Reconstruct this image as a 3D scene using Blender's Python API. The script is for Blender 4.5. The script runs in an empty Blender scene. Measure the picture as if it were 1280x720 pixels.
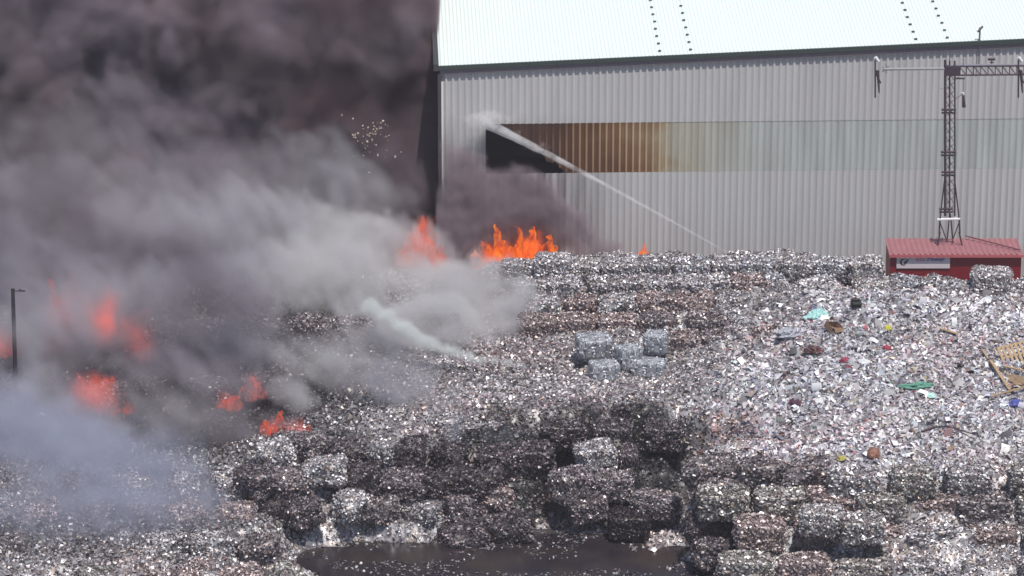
import bpy, bmesh, math, random
import numpy as np
from mathutils import Vector, Matrix, Euler, noise as mnoise

R = math.radians
rng = np.random.default_rng(7)
random.seed(7)
SC = bpy.context.scene
COL = SC.collection

# ------------------------------------------------------------------ camera, sky, sun, exposure
PITCH, DIST, FPX, ZL = R(18), 150.0, 4500.0, 3.5
CAM = Vector((0, -DIST * math.cos(PITCH), ZL + DIST * math.sin(PITCH)))
cd = bpy.data.cameras.new('camera'); cam = bpy.data.objects.new('camera', cd); COL.objects.link(cam)
cam.location = CAM; cam.rotation_euler = (math.pi / 2 - PITCH, 0, 0)
cd.sensor_width = 36; cd.lens = FPX / 1280 * 36; cd.clip_start = 1; cd.clip_end = 4000
SC.camera = cam

w = bpy.data.worlds.new('World'); SC.world = w; w.use_nodes = True
nt = w.node_tree; bg = nt.nodes['Background']
sky = nt.nodes.new('ShaderNodeTexSky'); sky.sky_type = 'NISHITA'; sky.sun_disc = False
SUN_EL, SUN_AZ = R(68), R(155)          # azimuth measured from +Y towards +X
sky.sun_elevation = SUN_EL; sky.sun_rotation = SUN_AZ
nt.links.new(sky.outputs[0], bg.inputs[0]); bg.inputs[1].default_value = 0.10
sd = bpy.data.lights.new('sun', 'SUN'); sun = bpy.data.objects.new('sun', sd); COL.objects.link(sun)
sd.energy = 4.4; sd.angle = R(0.5); sd.color = (1, .955, .89)
S = Vector((math.sin(SUN_AZ) * math.cos(SUN_EL), math.cos(SUN_AZ) * math.cos(SUN_EL), math.sin(SUN_EL)))
sun.rotation_euler = S.to_track_quat('Z', 'Y').to_euler(); sun.location = S * 60
SC.view_settings.view_transform = 'Standard'; SC.view_settings.look = 'None'
SC.view_settings.exposure = 0.0; SC.view_settings.gamma = 1
cy = SC.cycles
cy.volume_bounces = 2; cy.max_bounces = 8; cy.diffuse_bounces = 2; cy.glossy_bounces = 2
cy.transparent_max_bounces = 24; cy.volume_step_rate = 1.0; cy.volume_max_steps = 128
cy.use_denoising = True; cy.sample_clamp_indirect = 4; cy.sample_clamp_direct = 8

# ------------------------------------------------------------------ photograph pixel -> place helpers (1280 x 720 frame)
def ray(px, py):
    d = Vector(((px - 640) / FPX, (360 - py) / FPX, -1))
    return Matrix.Rotation(math.pi / 2 - PITCH, 3, 'X') @ d
def at_z(px, py, z):
    d = ray(px, py); t = (z - CAM.z) / d.z; return CAM + d * t
def at_y(px, py, y):
    d = ray(px, py); t = (y - CAM.y) / d.y; return CAM + d * t

# ------------------------------------------------------------------ tagging
def tag(o, label=None, cat=None, group=None, kind=None):
    if label: o['label'] = label
    if cat: o['category'] = cat
    if group: o['group'] = group
    if kind: o['kind'] = kind
    return o
def empty(name, loc, rz=0):
    o = bpy.data.objects.new(name, None); COL.objects.link(o); o.location = loc; o.rotation_euler = (0, 0, rz); return o
def obj(name, me, mat=None, parent=None, loc=None, smooth=False):
    if isinstance(me, bmesh.types.BMesh):
        m = bpy.data.meshes.new(name); me.to_mesh(m); me.free(); me = m
    o = bpy.data.objects.new(name, me); COL.objects.link(o)
    if mat and not me.materials: me.materials.append(mat)
    if parent: o.parent = parent
    if loc is not None: o.location = loc
    if smooth:
        for p in me.polygons: p.use_smooth = True
    return o

# ------------------------------------------------------------------ shape helpers
def box(bm, c, s, rot=None):
    r = bmesh.ops.create_cube(bm, size=1)
    M = Matrix.Translation(Vector(c)) @ (rot.to_matrix().to_4x4() if rot else Matrix()) @ Matrix.Diagonal((*s, 1))
    bmesh.ops.transform(bm, matrix=M, verts=r['verts']); return r['verts']
def tube(bm, p, q, r, r2=None, n=8):
    p, q = Vector(p), Vector(q); d = q - p
    if d.length < 1e-5: return
    res = bmesh.ops.create_cone(bm, cap_ends=True, segments=n, radius1=r, radius2=r if r2 is None else r2, depth=d.length)
    M = Matrix.Translation((p + q) / 2) @ d.to_track_quat('Z', 'Y').to_matrix().to_4x4()
    bmesh.ops.transform(bm, matrix=M, verts=res['verts'])
def np_mesh(name, V, F, col=None, mat=None):
    """V (n,3), F (m,4) int; col (m,3) per face"""
    me = bpy.data.meshes.new(name)
    me.vertices.add(len(V)); me.vertices.foreach_set('co', np.asarray(V, np.float32).ravel())
    m = len(F); k = F.shape[1]
    me.loops.add(m * k); me.loops.foreach_set('vertex_index', np.asarray(F, np.int32).ravel())
    me.polygons.add(m); me.polygons.foreach_set('loop_start', np.arange(m, dtype=np.int32) * k)
    me.update(calc_edges=True)
    if col is not None:
        a = me.attributes.new('tint', 'FLOAT_COLOR', 'FACE')
        a.data.foreach_set('color', np.concatenate([col, np.ones((m, 1))], 1).astype(np.float32).ravel())
    if mat: me.materials.append(mat)
    return me

def hash3(ix, iy, iz, seed=0):
    n = (ix.astype(np.int64) * 374761393 + iy.astype(np.int64) * 668265263 + iz.astype(np.int64) * 2147483647 + seed * 1274126177) & 0x7fffffff
    n = ((n ^ (n >> 13)) * 1274126177) & 0x7fffffff
    return ((n ^ (n >> 16)) & 0xffff) / 65535.0
def vnoise(P, scale, seed=0):
    q = np.asarray(P) * scale; i = np.floor(q).astype(np.int64); f = q - i; f = f * f * (3 - 2 * f); out = 0
    for dx in (0, 1):
        for dy in (0, 1):
            for dz in (0, 1):
                wgt = (f[:, 0] if dx else 1 - f[:, 0]) * (f[:, 1] if dy else 1 - f[:, 1]) * (f[:, 2] if dz else 1 - f[:, 2])
                out = out + wgt * hash3(i[:, 0] + dx, i[:, 1] + dy, i[:, 2] + dz, seed)
    return out * 2 - 1

# ------------------------------------------------------------------ materials
def mat_new(name):
    m = bpy.data.materials.new(name); m.use_nodes = True
    n = m.node_tree; return m, n, n.nodes['Principled BSDF']
def N(n, t, **kw):
    x = n.nodes.new(t)
    for k, v in kw.items(): setattr(x, k, v)
    return x
def plain(name, c, rough=.6, metal=0, bump=0, var=0.15, scale=6):
    m, n, b = mat_new(name)
    tc = N(n, 'ShaderNodeTexCoord'); ns = N(n, 'ShaderNodeTexNoise'); ns.inputs['Scale'].default_value = scale; ns.inputs['Detail'].default_value = 6
    n.links.new(tc.outputs['Object'], ns.inputs['Vector'])
    mx = N(n, 'ShaderNodeMix', data_type='RGBA')
    mx.inputs[6].default_value = (*[x * (1 - var * 2) for x in c], 1); mx.inputs[7].default_value = (*[min(1, x * (1 + var)) for x in c], 1)
    n.links.new(ns.outputs[0], mx.inputs[0]); n.links.new(mx.outputs[2], b.inputs['Base Color'])
    b.inputs['Roughness'].default_value = rough; b.inputs['Metallic'].default_value = metal
    if bump:
        bp = N(n, 'ShaderNodeBump'); bp.inputs['Strength'].default_value = bump; n.links.new(ns.outputs[0], bp.inputs['Height']); n.links.new(bp.outputs[0], b.inputs['Normal'])
    return m
def scrap_mat(name, rough=.42, metal=.3):
    """per-scrap colours (mesh attribute) times the colour of the bale it sits in"""
    m, n, b = mat_new(name)
    at = N(n, 'ShaderNodeAttribute', attribute_name='tint'); oi = N(n, 'ShaderNodeObjectInfo')
    mx = N(n, 'ShaderNodeMix', data_type='RGBA', blend_type='MULTIPLY'); mx.inputs[0].default_value = 1
    n.links.new(at.outputs['Color'], mx.inputs[6]); n.links.new(oi.outputs['Color'], mx.inputs[7])
    n.links.new(mx.outputs[2], b.inputs['Base Color'])
    b.inputs['Roughness'].default_value = rough; b.inputs['Metallic'].default_value = metal
    return m
M_SCRAP = scrap_mat('shiny_scrap')
M_PAPER = scrap_mat('mixed_waste', .6, .05)
M_GREYBALE = scrap_mat('pressed_sheet', .5, .1)

# ------------------------------------------------------------------ terrain of the heap, from where its surface shows in the photo
CP = [  # (px, py, height)
 (600,330,2.4),(640,330,2.9),(690,322,3.5),(760,326,3.4),(840,326,3.4),(920,324,3.6),(1000,324,3.6),(1070,330,3.7),(1110,348,3.6),(1160,352,3.6),(1220,356,3.6),(1300,356,3.6),
 (640,360,3.0),(700,370,3.1),(780,372,3.1),(860,372,3.3),(940,368,3.6),(1020,372,4.0),(1100,376,4.4),(1180,380,4.3),(1260,388,4.1),(1310,392,4.0),
 (640,410,2.8),(720,415,2.8),(800,410,2.9),(880,412,3.1),(950,405,3.6),(1020,410,4.3),(1100,410,4.5),(1200,420,4.3),(1300,430,4.1),
 (450,455,2.5),(540,455,2.7),(640,455,2.8),(720,460,2.7),(800,460,2.7),(880,460,3.0),(950,460,3.5),(1040,460,4.1),(1120,460,4.2),(1210,465,4.1),(1300,480,4.0),
 (480,505,2.4),(560,505,2.6),(640,500,2.8),(720,505,2.8),(800,505,2.8),(880,510,3.0),(960,510,3.3),(1040,510,3.7),(1120,510,3.8),(1200,520,3.7),(1300,530,3.7),
 (900,555,2.9),(960,555,3.1),(1040,560,3.3),(1120,565,3.3),(1200,570,3.3),(1300,575,3.3),
 (900,600,2.5),(980,610,2.65),(1060,618,2.75),(1140,620,2.85),(1220,620,2.85),(1310,620,2.85),
 (900,640,1.7),(980,655,1.8),(1060,660,1.9),(1140,662,2.0),(1220,662,2.0),(1310,662,2.0),
 (930,690,.4),(1000,700,.9),(1060,704,1.1),(1140,704,1.2),(1220,704,1.2),(1310,704,1.2),(900,730,-.2),(1000,745,.0),(1100,750,.2),(1200,750,.3),(1310,750,.3),
 (700,530,2.7),(770,528,2.7),(840,530,2.7),(700,595,.7),(770,592,.5),(830,592,.4),(852,612,.3),(770,545,2.7),(830,545,2.6),(700,610,.5),(770,610,.4),(835,615,.3),(860,640,.3),(720,635,.4),(780,655,.1),(840,660,.0),
 (560,545,2.5),(620,540,2.6),(660,545,2.5),(600,590,1.7),(660,600,1.4),(560,600,1.6),(620,640,.6),(560,640,.8),(680,645,.3),(680,668,-.1),
 (400,545,2.2),(450,545,2.3),(500,545,2.2),(340,560,2.2),(300,590,1.9),(400,600,1.8),(460,605,1.6),(510,612,1.3),(350,630,1.35),(430,640,1.0),(480,645,.75),(500,655,.4),(380,665,.5),(300,650,1.2),(440,680,-.1),(560,678,-.15),(400,695,-.2),(420,708,-.3),(470,690,-.25),
 (230,580,1.7),(180,590,1.7),(110,585,2.0),(40,585,2.1),(-20,585,2.1),(60,640,1.6),(150,640,1.5),(240,640,1.3),(-20,650,1.5),(40,700,1.0),(150,700,1.0),(250,700,.8),(330,700,.5),(60,750,.4),(200,750,.3),(320,740,.3),(370,720,.1),(-30,720,.9),
 (420,720,-.3),(520,720,-.3),(640,720,-.3),(760,720,-.3),(860,720,-.3),(500,695,-.3),(640,690,-.3),(760,690,-.3),(860,695,-.2),(600,760,-.3),(800,760,-.3),
 (40,530,.9),(110,525,.8),(200,525,.8),(290,520,.9),(250,560,1.0),(160,560,1.2),(330,510,1.4),(400,500,2.0),(60,480,.7),(200,470,1.6),(320,460,2.2),(400,450,2.5),
 (250,400,3.3),(330,400,2.9),(420,400,2.7),(520,400,2.8),(120,420,1.6),(30,420,.8),(300,350,3.2),(420,350,3.0),(520,350,3.1),(580,370,3.0),(100,350,1.5),(200,350,2.6),(0,350,.8),(-20,480,.7),
]
pts = np.array([(*at_z(x, y, z)[:2], z) for x, y, z in CP])
extra = [(x, 2.0, 2.9) for x in (15, 17, 19, 21, 23)] + [(x, 3.2, 2.2) for x in (14, 16, 18, 20, 22, 24)] + [(x, 7.2, .3) for x in range(-26, 30, 3)] + [(x, 9, -.3) for x in range(-30, 32, 4)] + [(-32, y, .2) for y in range(-30, 8, 4)] + [(-28, -27, -.2), (-24, -30, -.3), (-10, -30, -.3), (0, -30, -.3), (10, -30, -.2), (20, -30, -.1), (30, -30, -.2), (31, -20, 1), (31, -10, 3), (31, 0, 3)]
pts = np.vstack([pts, np.array(extra)])
def H0(x, y):
    x = np.asarray(x, float); y = np.asarray(y, float); sh = x.shape; x = x.ravel(); y = y.ravel()
    out = np.empty_like(x)
    for a in range(0, len(x), 20000):
        dx = x[a:a + 20000, None] - pts[None, :, 0]; dy = (y[a:a + 20000, None] - pts[None, :, 1])
        d2 = dx * dx * .7 + dy * dy + .12
        wg = d2 ** -2.2
        out[a:a + 20000] = (wg * pts[None, :, 2]).sum(1) / wg.sum(1)
    return out.reshape(sh)
gx = np.arange(-27, 27.01, .12); gy = np.arange(-27, 8.01, .12)
GX, GY = np.meshgrid(gx, gy)
HZ = H0(GX, GY)
P2 = np.stack([GX.ravel(), GY.ravel(), np.zeros(GX.size)], 1)
nz = vnoise(P2, .55, 1) * .22 + vnoise(P2, 1.3, 2) * .16 + vnoise(P2, 3.1, 3) * .09 + vnoise(P2, 6.5, 4) * .05
nz = nz.reshape(HZ.shape)
live = np.clip((HZ + .1) / .8, 0, 1)
HZ = HZ + nz * live
trash_zone = None
def H(x, y):
    fx = np.clip((np.asarray(x) + 27) / .12, 0, len(gx) - 1.001); fy = np.clip((np.asarray(y) + 27) / .12, 0, len(gy) - 1.001)
    ix = fx.astype(int); iy = fy.astype(int); u = fx - ix; v = fy - iy
    return (HZ[iy, ix] * (1 - u) * (1 - v) + HZ[iy, ix + 1] * u * (1 - v) + HZ[iy + 1, ix] * (1 - u) * v + HZ[iy + 1, ix + 1] * u * v)

PAL_SCRAP = np.array([(.66,.65,.66),(.50,.49,.50),(.40,.38,.40),(.32,.30,.32),(.24,.215,.23),(.14,.12,.13),(.08,.07,.075),(.34,.28,.25),(.25,.18,.165),(.44,.40,.36)])
W_SCRAP = np.array([.09,.13,.17,.17,.15,.11,.07,.06,.05,.03])
PAL_TRASH = np.array([(.74,.735,.74),(.56,.56,.57),(.47,.45,.52),(.36,.345,.37),(.25,.23,.25),(.12,.105,.12),(.42,.48,.53),(.44,.38,.32),(.24,.16,.13),(.34,.10,.11),(.14,.26,.22),(.16,.18,.32),(.40,.36,.18),(.36,.28,.31)])
W_TRASH = np.array([.11,.15,.17,.16,.15,.10,.03,.03,.03,.008,.005,.004,.003,.05])
def pick(pal, wt, n, lo=.8, hi=1.15):
    c = pal[rng.choice(len(pal), n, p=wt / wt.sum())]; return np.clip(c * rng.uniform(lo, hi, (n, 1)), 0, .9)

def flakes(P, Nrm, size, col, tilt=.9, asp=(.35, 1.0), curl=True):
    """bent scraps (two faces each) lying about the surface"""
    n = len(P)
    d = Nrm + rng.normal(0, tilt, (n, 3)); d /= np.linalg.norm(d, axis=1, keepdims=True)
    t = rng.normal(0, 1, (n, 3)); t -= (t * d).sum(1, keepdims=True) * d; t /= np.linalg.norm(t, axis=1, keepdims=True)
    b = np.cross(d, t)
    L = size[:, None] * .5; Wd = L * rng.uniform(asp[0], asp[1], (n, 1)); k = d * L * rng.uniform(-.5, .7, (n, 1))
    A = P - t * L - b * Wd; B = P - t * L + b * Wd; C = P + k + b * Wd * rng.uniform(.7, 1.2, (n, 1)); D = P + k - b * Wd; E = P + t * L + b * Wd * rng.uniform(.2, 1, (n, 1)); G = P + t * L - b * Wd * rng.uniform(.2, 1, (n, 1))
    V = np.stack([A, B, C, D, E, G], 1).reshape(-1, 3)
    i = np.arange(n)[:, None] * 6
    F = np.concatenate([i + np.array([[0, 1, 2, 3]]), i + np.array([[3, 2, 4, 5]])], 1).reshape(-1, 4)
    return V, F, np.repeat(col, 2, axis=0)

# image-space region of a world point, used to choose what the heap is made of there
def project(X, Y, Z):
    dx, dy, dz = X - CAM.x, Y - CAM.y, Z - CAM.z
    c, s = math.cos(PITCH), math.sin(PITCH)
    dep = dy * c - dz * s; up = dy * s + dz * c
    return 640 + FPX * dx / dep, 360 - FPX * up / dep
hull = [at_z(x, y, 3.9) for x, y in ((935,405),(1010,372),(1120,366),(1230,372),(1310,400),(1310,560),(1190,560),(1060,590),(985,590),(900,540),(880,480))]
hull = [(p.x, p.y) for p in hull]
def in_trash(X, Y):
    X = np.asarray(X) + .6 * np.sin(np.asarray(Y) * 1.7); Y = np.asarray(Y) + .5 * np.sin(X * 1.3); ins = np.zeros(X.shape, bool); j = len(hull) - 1
    for i in range(len(hull)):
        xi, yi = hull[i]; xj, yj = hull[j]
        cnd = ((yi > Y) != (yj > Y)) & (X < (xj - xi) * (Y - yi) / (yj - yi + 1e-9) + xi)
        ins ^= cnd; j = i
    return ins
def char_shade_amount(X, Y):
    """0 clean .. 1 dark: burnt stock, and shade painted into the pit and bale gaps"""
    out = np.zeros(np.shape(X))
    for px, py, z, rx, ry, a in ((200,490,1.2,11,10,1.25),(60,500,.8,9,8,1),(330,500,1.6,4,3,.8),(640,590,1.6,3.0,3.5,.8),(778,600,.7,3.2,3.1,1.6),(640,575,1.8,3.0,3.4,1.25),(420,575,2,4.5,2.6,.9),(690,560,2.0,2.5,2.5,.8),(880,610,1.8,1.4,2,.4),(60,620,1.6,8,5,.75),(240,640,1.2,4,4,.6),(650,380,3,3,4,.35)):  # pit and mound entries also paint in the shade of hollows
        p = at_z(px, py, z); d = ((X - p.x) / rx) ** 2 + ((Y - p.y) / ry) ** 2
        out = np.maximum(out, a * np.clip(1.4 - d, 0, 1))
    return out

def heap_mesh(name, sel, n_fl, size, pal, wt, mat, seed, dens_tilt=.8, asp=(.35, 1), big=1.8):
    ny, nx = GX.shape
    cx = (GX[:-1, :-1] + GX[1:, 1:]) / 2; cyy = (GY[:-1, :-1] + GY[1:, 1:]) / 2
    top = np.maximum.reduce([HZ[:-1, :-1], HZ[1:, :-1], HZ[:-1, 1:], HZ[1:, 1:]])
    keep = sel(cx, cyy) & (top > -.02)
    idx = np.arange(ny * nx).reshape(ny, nx)
    Q = np.stack([idx[:-1, :-1], idx[:-1, 1:], idx[1:, 1:], idx[1:, :-1]], -1)[keep]
    used, inv = np.unique(Q, return_inverse=True)
    V = np.stack([GX.ravel(), GY.ravel(), HZ.ravel()], 1)[used]; F = inv.reshape(-1, 4)
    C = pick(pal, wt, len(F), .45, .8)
    # flakes
    X = rng.uniform(-26.5, 26.5, n_fl * 8); Y = rng.uniform(-26.5, 7.5, n_fl * 8); Zs = H(X, Y)
    u, v = project(X, Y, Zs)
    ee = .12; slp = np.sqrt(1 + ((H(X + ee, Y) - H(X - ee, Y)) / (2 * ee)) ** 2 + ((H(X, Y + ee) - H(X, Y - ee)) / (2 * ee)) ** 2)
    ok = (rng.random(X.shape) < slp / 3.2) & sel(X + rng.normal(0, .8, X.shape), Y + rng.normal(0, 1.0, X.shape)) & (Zs > .0) & (u > -60) & (u < 1340) & (v > 290) & (v < 760)
    X, Y = X[ok][:n_fl], Y[ok][:n_fl]; Z = H(X, Y); e = .1
    nrm = np.stack([-(H(X + e, Y) - H(X - e, Y)) / (2 * e), -(H(X, Y + e) - H(X, Y - e)) / (2 * e), np.ones(len(X))], 1)
    nrm /= np.linalg.norm(nrm, axis=1, keepdims=True)
    col = pick(pal, wt, len(X)) * (1.36 if big > 2 else 1.42)
    patch = vnoise(np.stack([X, Y, X * 0], 1), .45, seed) ; col *= np.clip(1 + .28 * patch + .2 * vnoise(np.stack([X, Y, X * 0], 1), 1.5, seed + 4), .5, 1.22)[:, None]
    warm = np.clip(vnoise(np.stack([X, Y, X * 0], 1), .3, seed + 9), 0, 1)[:, None]; col = col * (1 - warm * np.array([[.05, .18, .22]]))
    for px_, py_, z_, rr_ in ((578, 604, 1.6, 1.0), (706, 640, .4, 1.1), (905, 530, 3, 1.6), (730, 385, 3.2, 2.2)):   # rusty cardboard-brown stock
        p_ = at_z(px_, py_, z_); f_ = np.clip(1.2 - ((X - p_.x) ** 2 + (Y - p_.y) ** 2) / rr_ ** 2, 0, 1)[:, None] * .7; col = col * (1 - f_ * np.array([[.25, .52, .6]]))
    ch = char_shade_amount(X, Y)[:, None]; col = col * (1 - np.clip(.66 * ch * rng.uniform(.7, 1.15, (len(X), 1)), 0, .92))
    cF = char_shade_amount(cx[keep], cyy[keep])[:, None]; C = C * (1 - np.clip(.72 * cF, 0, .93))
    P = np.stack([X, Y, Z + rng.uniform(-.02, .07, len(X))], 1)
    s = rng.uniform(size[0], size[1], len(X)) * rng.choice([.8, 1, 1, 1.6, big], len(X), p=[.32, .31, .2, .15, .02])
    lg = (s > .42)[:, None]; col = np.where(lg, col * .35 + col.mean(1, keepdims=True) * .55, col)
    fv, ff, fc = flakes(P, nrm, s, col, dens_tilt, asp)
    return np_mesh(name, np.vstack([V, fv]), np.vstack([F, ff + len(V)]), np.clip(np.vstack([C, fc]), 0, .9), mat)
sel_tr = in_trash
sel_sc = lambda X, Y: ~in_trash(X, Y)
tag(obj('loose_scrap', heap_mesh('loose_scrap', sel_sc, 230000, (.05, .125), PAL_SCRAP, W_SCRAP, M_SCRAP, 21)),
    'sprawling grey heap of loose glittering crumpled scrap between the bales', 'scrap', kind='stuff')
tag(obj('mixed_waste_debris', heap_mesh('mixed_waste_debris', sel_tr, 75000, (.06, .20), PAL_TRASH, W_TRASH, M_PAPER, 33, .8, (.18, .8), 2.8)),
    'pale lavender and white mound of loose mixed waste in front of the red shed', 'waste heap', kind='stuff')

# ------------------------------------------------------------------ ground and puddle
def sheet(name, x0, y0, x1, y1, z, m, sub=0):
    bm = bmesh.new(); vs = [bm.verts.new(p) for p in ((x0, y0, z), (x1, y0, z), (x1, y1, z), (x0, y1, z))]; bm.faces.new(vs)
    return obj(name, bm, m)
mg, n, b = mat_new('yard_mud')
tc = N(n, 'ShaderNodeTexCoord'); ns = N(n, 'ShaderNodeTexNoise'); ns.inputs['Scale'].default_value = .35; ns.inputs['Detail'].default_value = 10
n.links.new(tc.outputs['Object'], ns.inputs[0]); cr = N(n, 'ShaderNodeValToRGB')
cr.color_ramp.elements[0].color = (.025, .021, .022, 1); cr.color_ramp.elements[0].position = .35; cr.color_ramp.elements[1].color = (.06, .05, .048, 1); cr.color_ramp.elements[1].position = .7
n.links.new(ns.outputs[0], cr.inputs[0]); n.links.new(cr.outputs[0], b.inputs['Base Color']); b.inputs['Roughness'].default_value = .8
tag(sheet('ground', -1500, -400, 1500, 2500, 0, mg), 'dark muddy yard surface around the heaps', 'ground', kind='structure')
mw, n, b = mat_new('dirty_water')
tc = N(n, 'ShaderNodeTexCoord'); ns = N(n, 'ShaderNodeTexNoise'); ns.inputs['Scale'].default_value = .5; ns.inputs['Detail'].default_value = 8
n.links.new(tc.outputs['Object'], ns.inputs[0]); cr = N(n, 'ShaderNodeValToRGB')
cr.color_ramp.elements[0].color = (.018, .014, .020, 1); cr.color_ramp.elements[0].position = .4; cr.color_ramp.elements[1].color = (.045, .034, .030, 1); cr.color_ramp.elements[1].position = .68
n.links.new(ns.outputs[0], cr.inputs[0]); n.links.new(cr.outputs[0], b.inputs['Base Color']); b.inputs['Roughness'].default_value = .22
n2 = N(n, 'ShaderNodeTexNoise'); n2.inputs['Scale'].default_value = 5; n2.inputs['Detail'].default_value = 4; n.links.new(tc.outputs['Object'], n2.inputs[0])
bp = N(n, 'ShaderNodeBump'); bp.inputs['Strength'].default_value = .35; n.links.new(n2.outputs[0], bp.inputs['Height']); n.links.new(bp.outputs[0], b.inputs['Normal'])
bm = bmesh.new(); pc = at_z(640, 710, 0); vs = []
for k in range(60):
    a = k / 60 * 2 * math.pi; rr = 1 + .14 * math.sin(3 * a + 1) + .08 * math.sin(7 * a)
    vs.append(bm.verts.new((pc.x + 9.8 * rr * math.cos(a), pc.y - .8 + 4.9 * rr * math.sin(a), .006)))
bm.faces.new(vs)
tag(obj('puddle_water', bm, mw), 'dark brown puddle of run-off water at the foot of the heap', 'puddle', kind='structure')
# scraps floating on the puddle
n_ = 5000
X = pc.x + rng.uniform(-8.8, 8.8, n_); Y = pc.y + rng.uniform(-4, 3.8, n_)
cl = vnoise(np.stack([X, Y, X * 0], 1), 1.1, 5) + .5 * np.clip(Y - pc.y - 2, 0, 2) - .4 * np.clip(pc.y - 1 - Y, -.3, .2) > .12
X, Y = X[cl], Y[cl]
fv, ff, fc = flakes(np.stack([X, Y, np.full(len(X), .03)], 1), np.tile([0, 0, 1.], (len(X), 1)), rng.uniform(.03, .13, len(X)), pick(PAL_SCRAP, W_SCRAP, len(X)) * .6, .35)
tag(obj('floating_debris', np_mesh('floating_debris', fv, ff, fc, M_SCRAP)), 'scattered pale scraps floating on the dark puddle', 'debris', kind='stuff')

# ------------------------------------------------------------------ bales
def bale_mesh(name, dims, nf, pal, wt, mat, seed, lump=.045, rnd=.10, size=(.05, .125), tilt=.8):
    r_ = np.random.default_rng(seed); W, D, Hh = dims
    bm = bmesh.new(); bmesh.ops.create_cube(bm, size=2)
    bmesh.ops.subdivide_edges(bm, edges=bm.edges[:], cuts=9, use_grid_fill=True)
    V = np.array([v.co[:] for v in bm.verts]); F = np.array([[v.index for v in f.verts] for f in bm.faces]); bm.free()
    L = np.abs(V).max(1, keepdims=True); p = 1 / rnd                                  # superellipsoid rounding
    V = V / ((np.abs(V) ** p).sum(1, keepdims=True)) ** (1 / p)
    V = V * np.array([W / 2, D / 2, Hh / 2])
    nr = V / np.linalg.norm(V, axis=1, keepdims=True)
    off = np.array([seed * 13.7, seed * 5.1, 0])
    V = V + nr * (vnoise(V + off, 1.9, seed) * lump * 1.6 + vnoise(V + off, 5.0, seed + 1) * lump)[:, None]
    V[:, 2] += Hh / 2
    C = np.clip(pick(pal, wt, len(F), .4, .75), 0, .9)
    a, b_, c, d = (V[F[:, i]] for i in range(4)); fn = np.cross(c - a, d - b_); ar = np.linalg.norm(fn, axis=1); fn /= ar[:, None]
    k = rng.choice(len(F), nf, p=ar / ar.sum()); u = rng.random((nf, 1)); v = rng.random((nf, 1))
    P = (a[k] * (1 - u) + b_[k] * u) * (1 - v) + (d[k] * (1 - u) + c[k] * u) * v + fn[k] * rng.uniform(-.02, .05, (nf, 1))
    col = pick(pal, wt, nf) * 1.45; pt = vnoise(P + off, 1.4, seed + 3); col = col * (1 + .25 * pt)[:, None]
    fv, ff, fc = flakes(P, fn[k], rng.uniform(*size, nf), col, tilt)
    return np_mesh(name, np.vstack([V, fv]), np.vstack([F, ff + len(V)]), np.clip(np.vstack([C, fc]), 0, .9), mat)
DIM = (1.5, 1.15, .95)
MESH = {'scrap': [bale_mesh('pressed_bale', DIM, 2300, PAL_SCRAP, W_SCRAP, M_SCRAP, 40 + i) for i in range(6)],
        'slump': [bale_mesh('slumped_bale', (1.5, 1.2, 1.05), 2300, PAL_SCRAP, W_SCRAP, M_SCRAP, 60 + i, .11, .24, (.05, .125), .9) for i in range(6)],
        'grey': [bale_mesh('sheet_bale', (1.5, 1.15, .95), 420, np.array([(.62,.64,.68),(.50,.52,.56),(.36,.38,.42),(.7,.7,.72)]), np.array([.3,.35,.25,.1]), M_GREYBALE, 80 + i, .03, .12, (.05, .13), .25) for i in range(3)]}
ORD = 'first second third fourth fifth sixth seventh eighth ninth tenth eleventh twelfth thirteenth fourteenth fifteenth sixteenth seventeenth eighteenth nineteenth twentieth'.split()
TINTS = {'grey': (1, 1, 1), 'bright': (1.15, 1.15, 1.12), 'brown': (.86, .74, .70), 'olive': (.84, .83, .77), 'dark': (.60, .55, .55), 'charred': (.27, .235, .25), 'black': (.12, .105, .11), 'soot': (.46, .41, .43), 'blue': (.84, .84, .85), 'pale': (1.0, 1.04, 1.08)}
NBALE = 0
def bale(px, py, ztop, kind='scrap', tint='grey', label='', group=None, rz=None, tilt=0, sc=(1, 1, 1), name=None, cat='bale'):
    """py is where the middle of the bale's top shows"""
    global NBALE; NBALE += 1
    me = random.choice(MESH[kind]); o = bpy.data.objects.new(name or me.name.split('.')[0], me); COL.objects.link(o)
    p = at_z(px, py, ztop); h = {'scrap': .95, 'slump': 1.05, 'grey': .95}[kind] * sc[2]
    o.location = (p.x, p.y, ztop - h); o.scale = sc
    o.rotation_euler = (random.gauss(0, tilt), random.gauss(0, tilt), random.gauss(0, .05) if rz is None else rz)
    t = TINTS[tint]; k = random.uniform(.88, 1.1); o.color = (min(1.2, t[0] * k), min(1.2, t[1] * k), min(1.2, t[2] * k), 1)
    tag(o, label, cat, group); return o
TW = {'grey': 'grey', 'bright': 'bright silvery', 'brown': 'brownish', 'olive': 'olive-grey', 'dark': 'dark', 'charred': 'charred', 'black': 'blackened', 'soot': 'sooty', 'blue': 'blue-grey', 'pale': 'pale'}
def row(px0, px1, py0, py1, z0, z1, step, kind, tints, where, group, jz=.1, tilt=.03, sc=1.0, jx=4, rj=.06):
    n = max(1, int(abs(px1 - px0) / step) + 1)
    for i in range(n):
        u = i / max(1, n - 1); t = random.choice(tints)
        s = (sc * (1.14 if 'right stack' in where else 1) * random.uniform(.9, 1.12), sc * random.uniform(.92, 1.06), sc * random.uniform(.9, 1.06))
        bale(px0 + (px1 - px0) * u + random.uniform(-jx, jx), py0 + (py1 - py0) * u, z0 + (z1 - z0) * u + random.uniform(-jz, jz), kind, t,
             f'{TW[t]} bale, {ORD[i]} from the left in {where}', group, random.gauss(0, rj), tilt, s)
G1 = 'bales along the top of the heap by the warehouse'
row(648, 1082, 327, 324, 4.15, 4.2, 43, 'scrap', ['grey', 'bright', 'grey', 'pale'], 'the top row against the warehouse', G1, .1)
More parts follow.
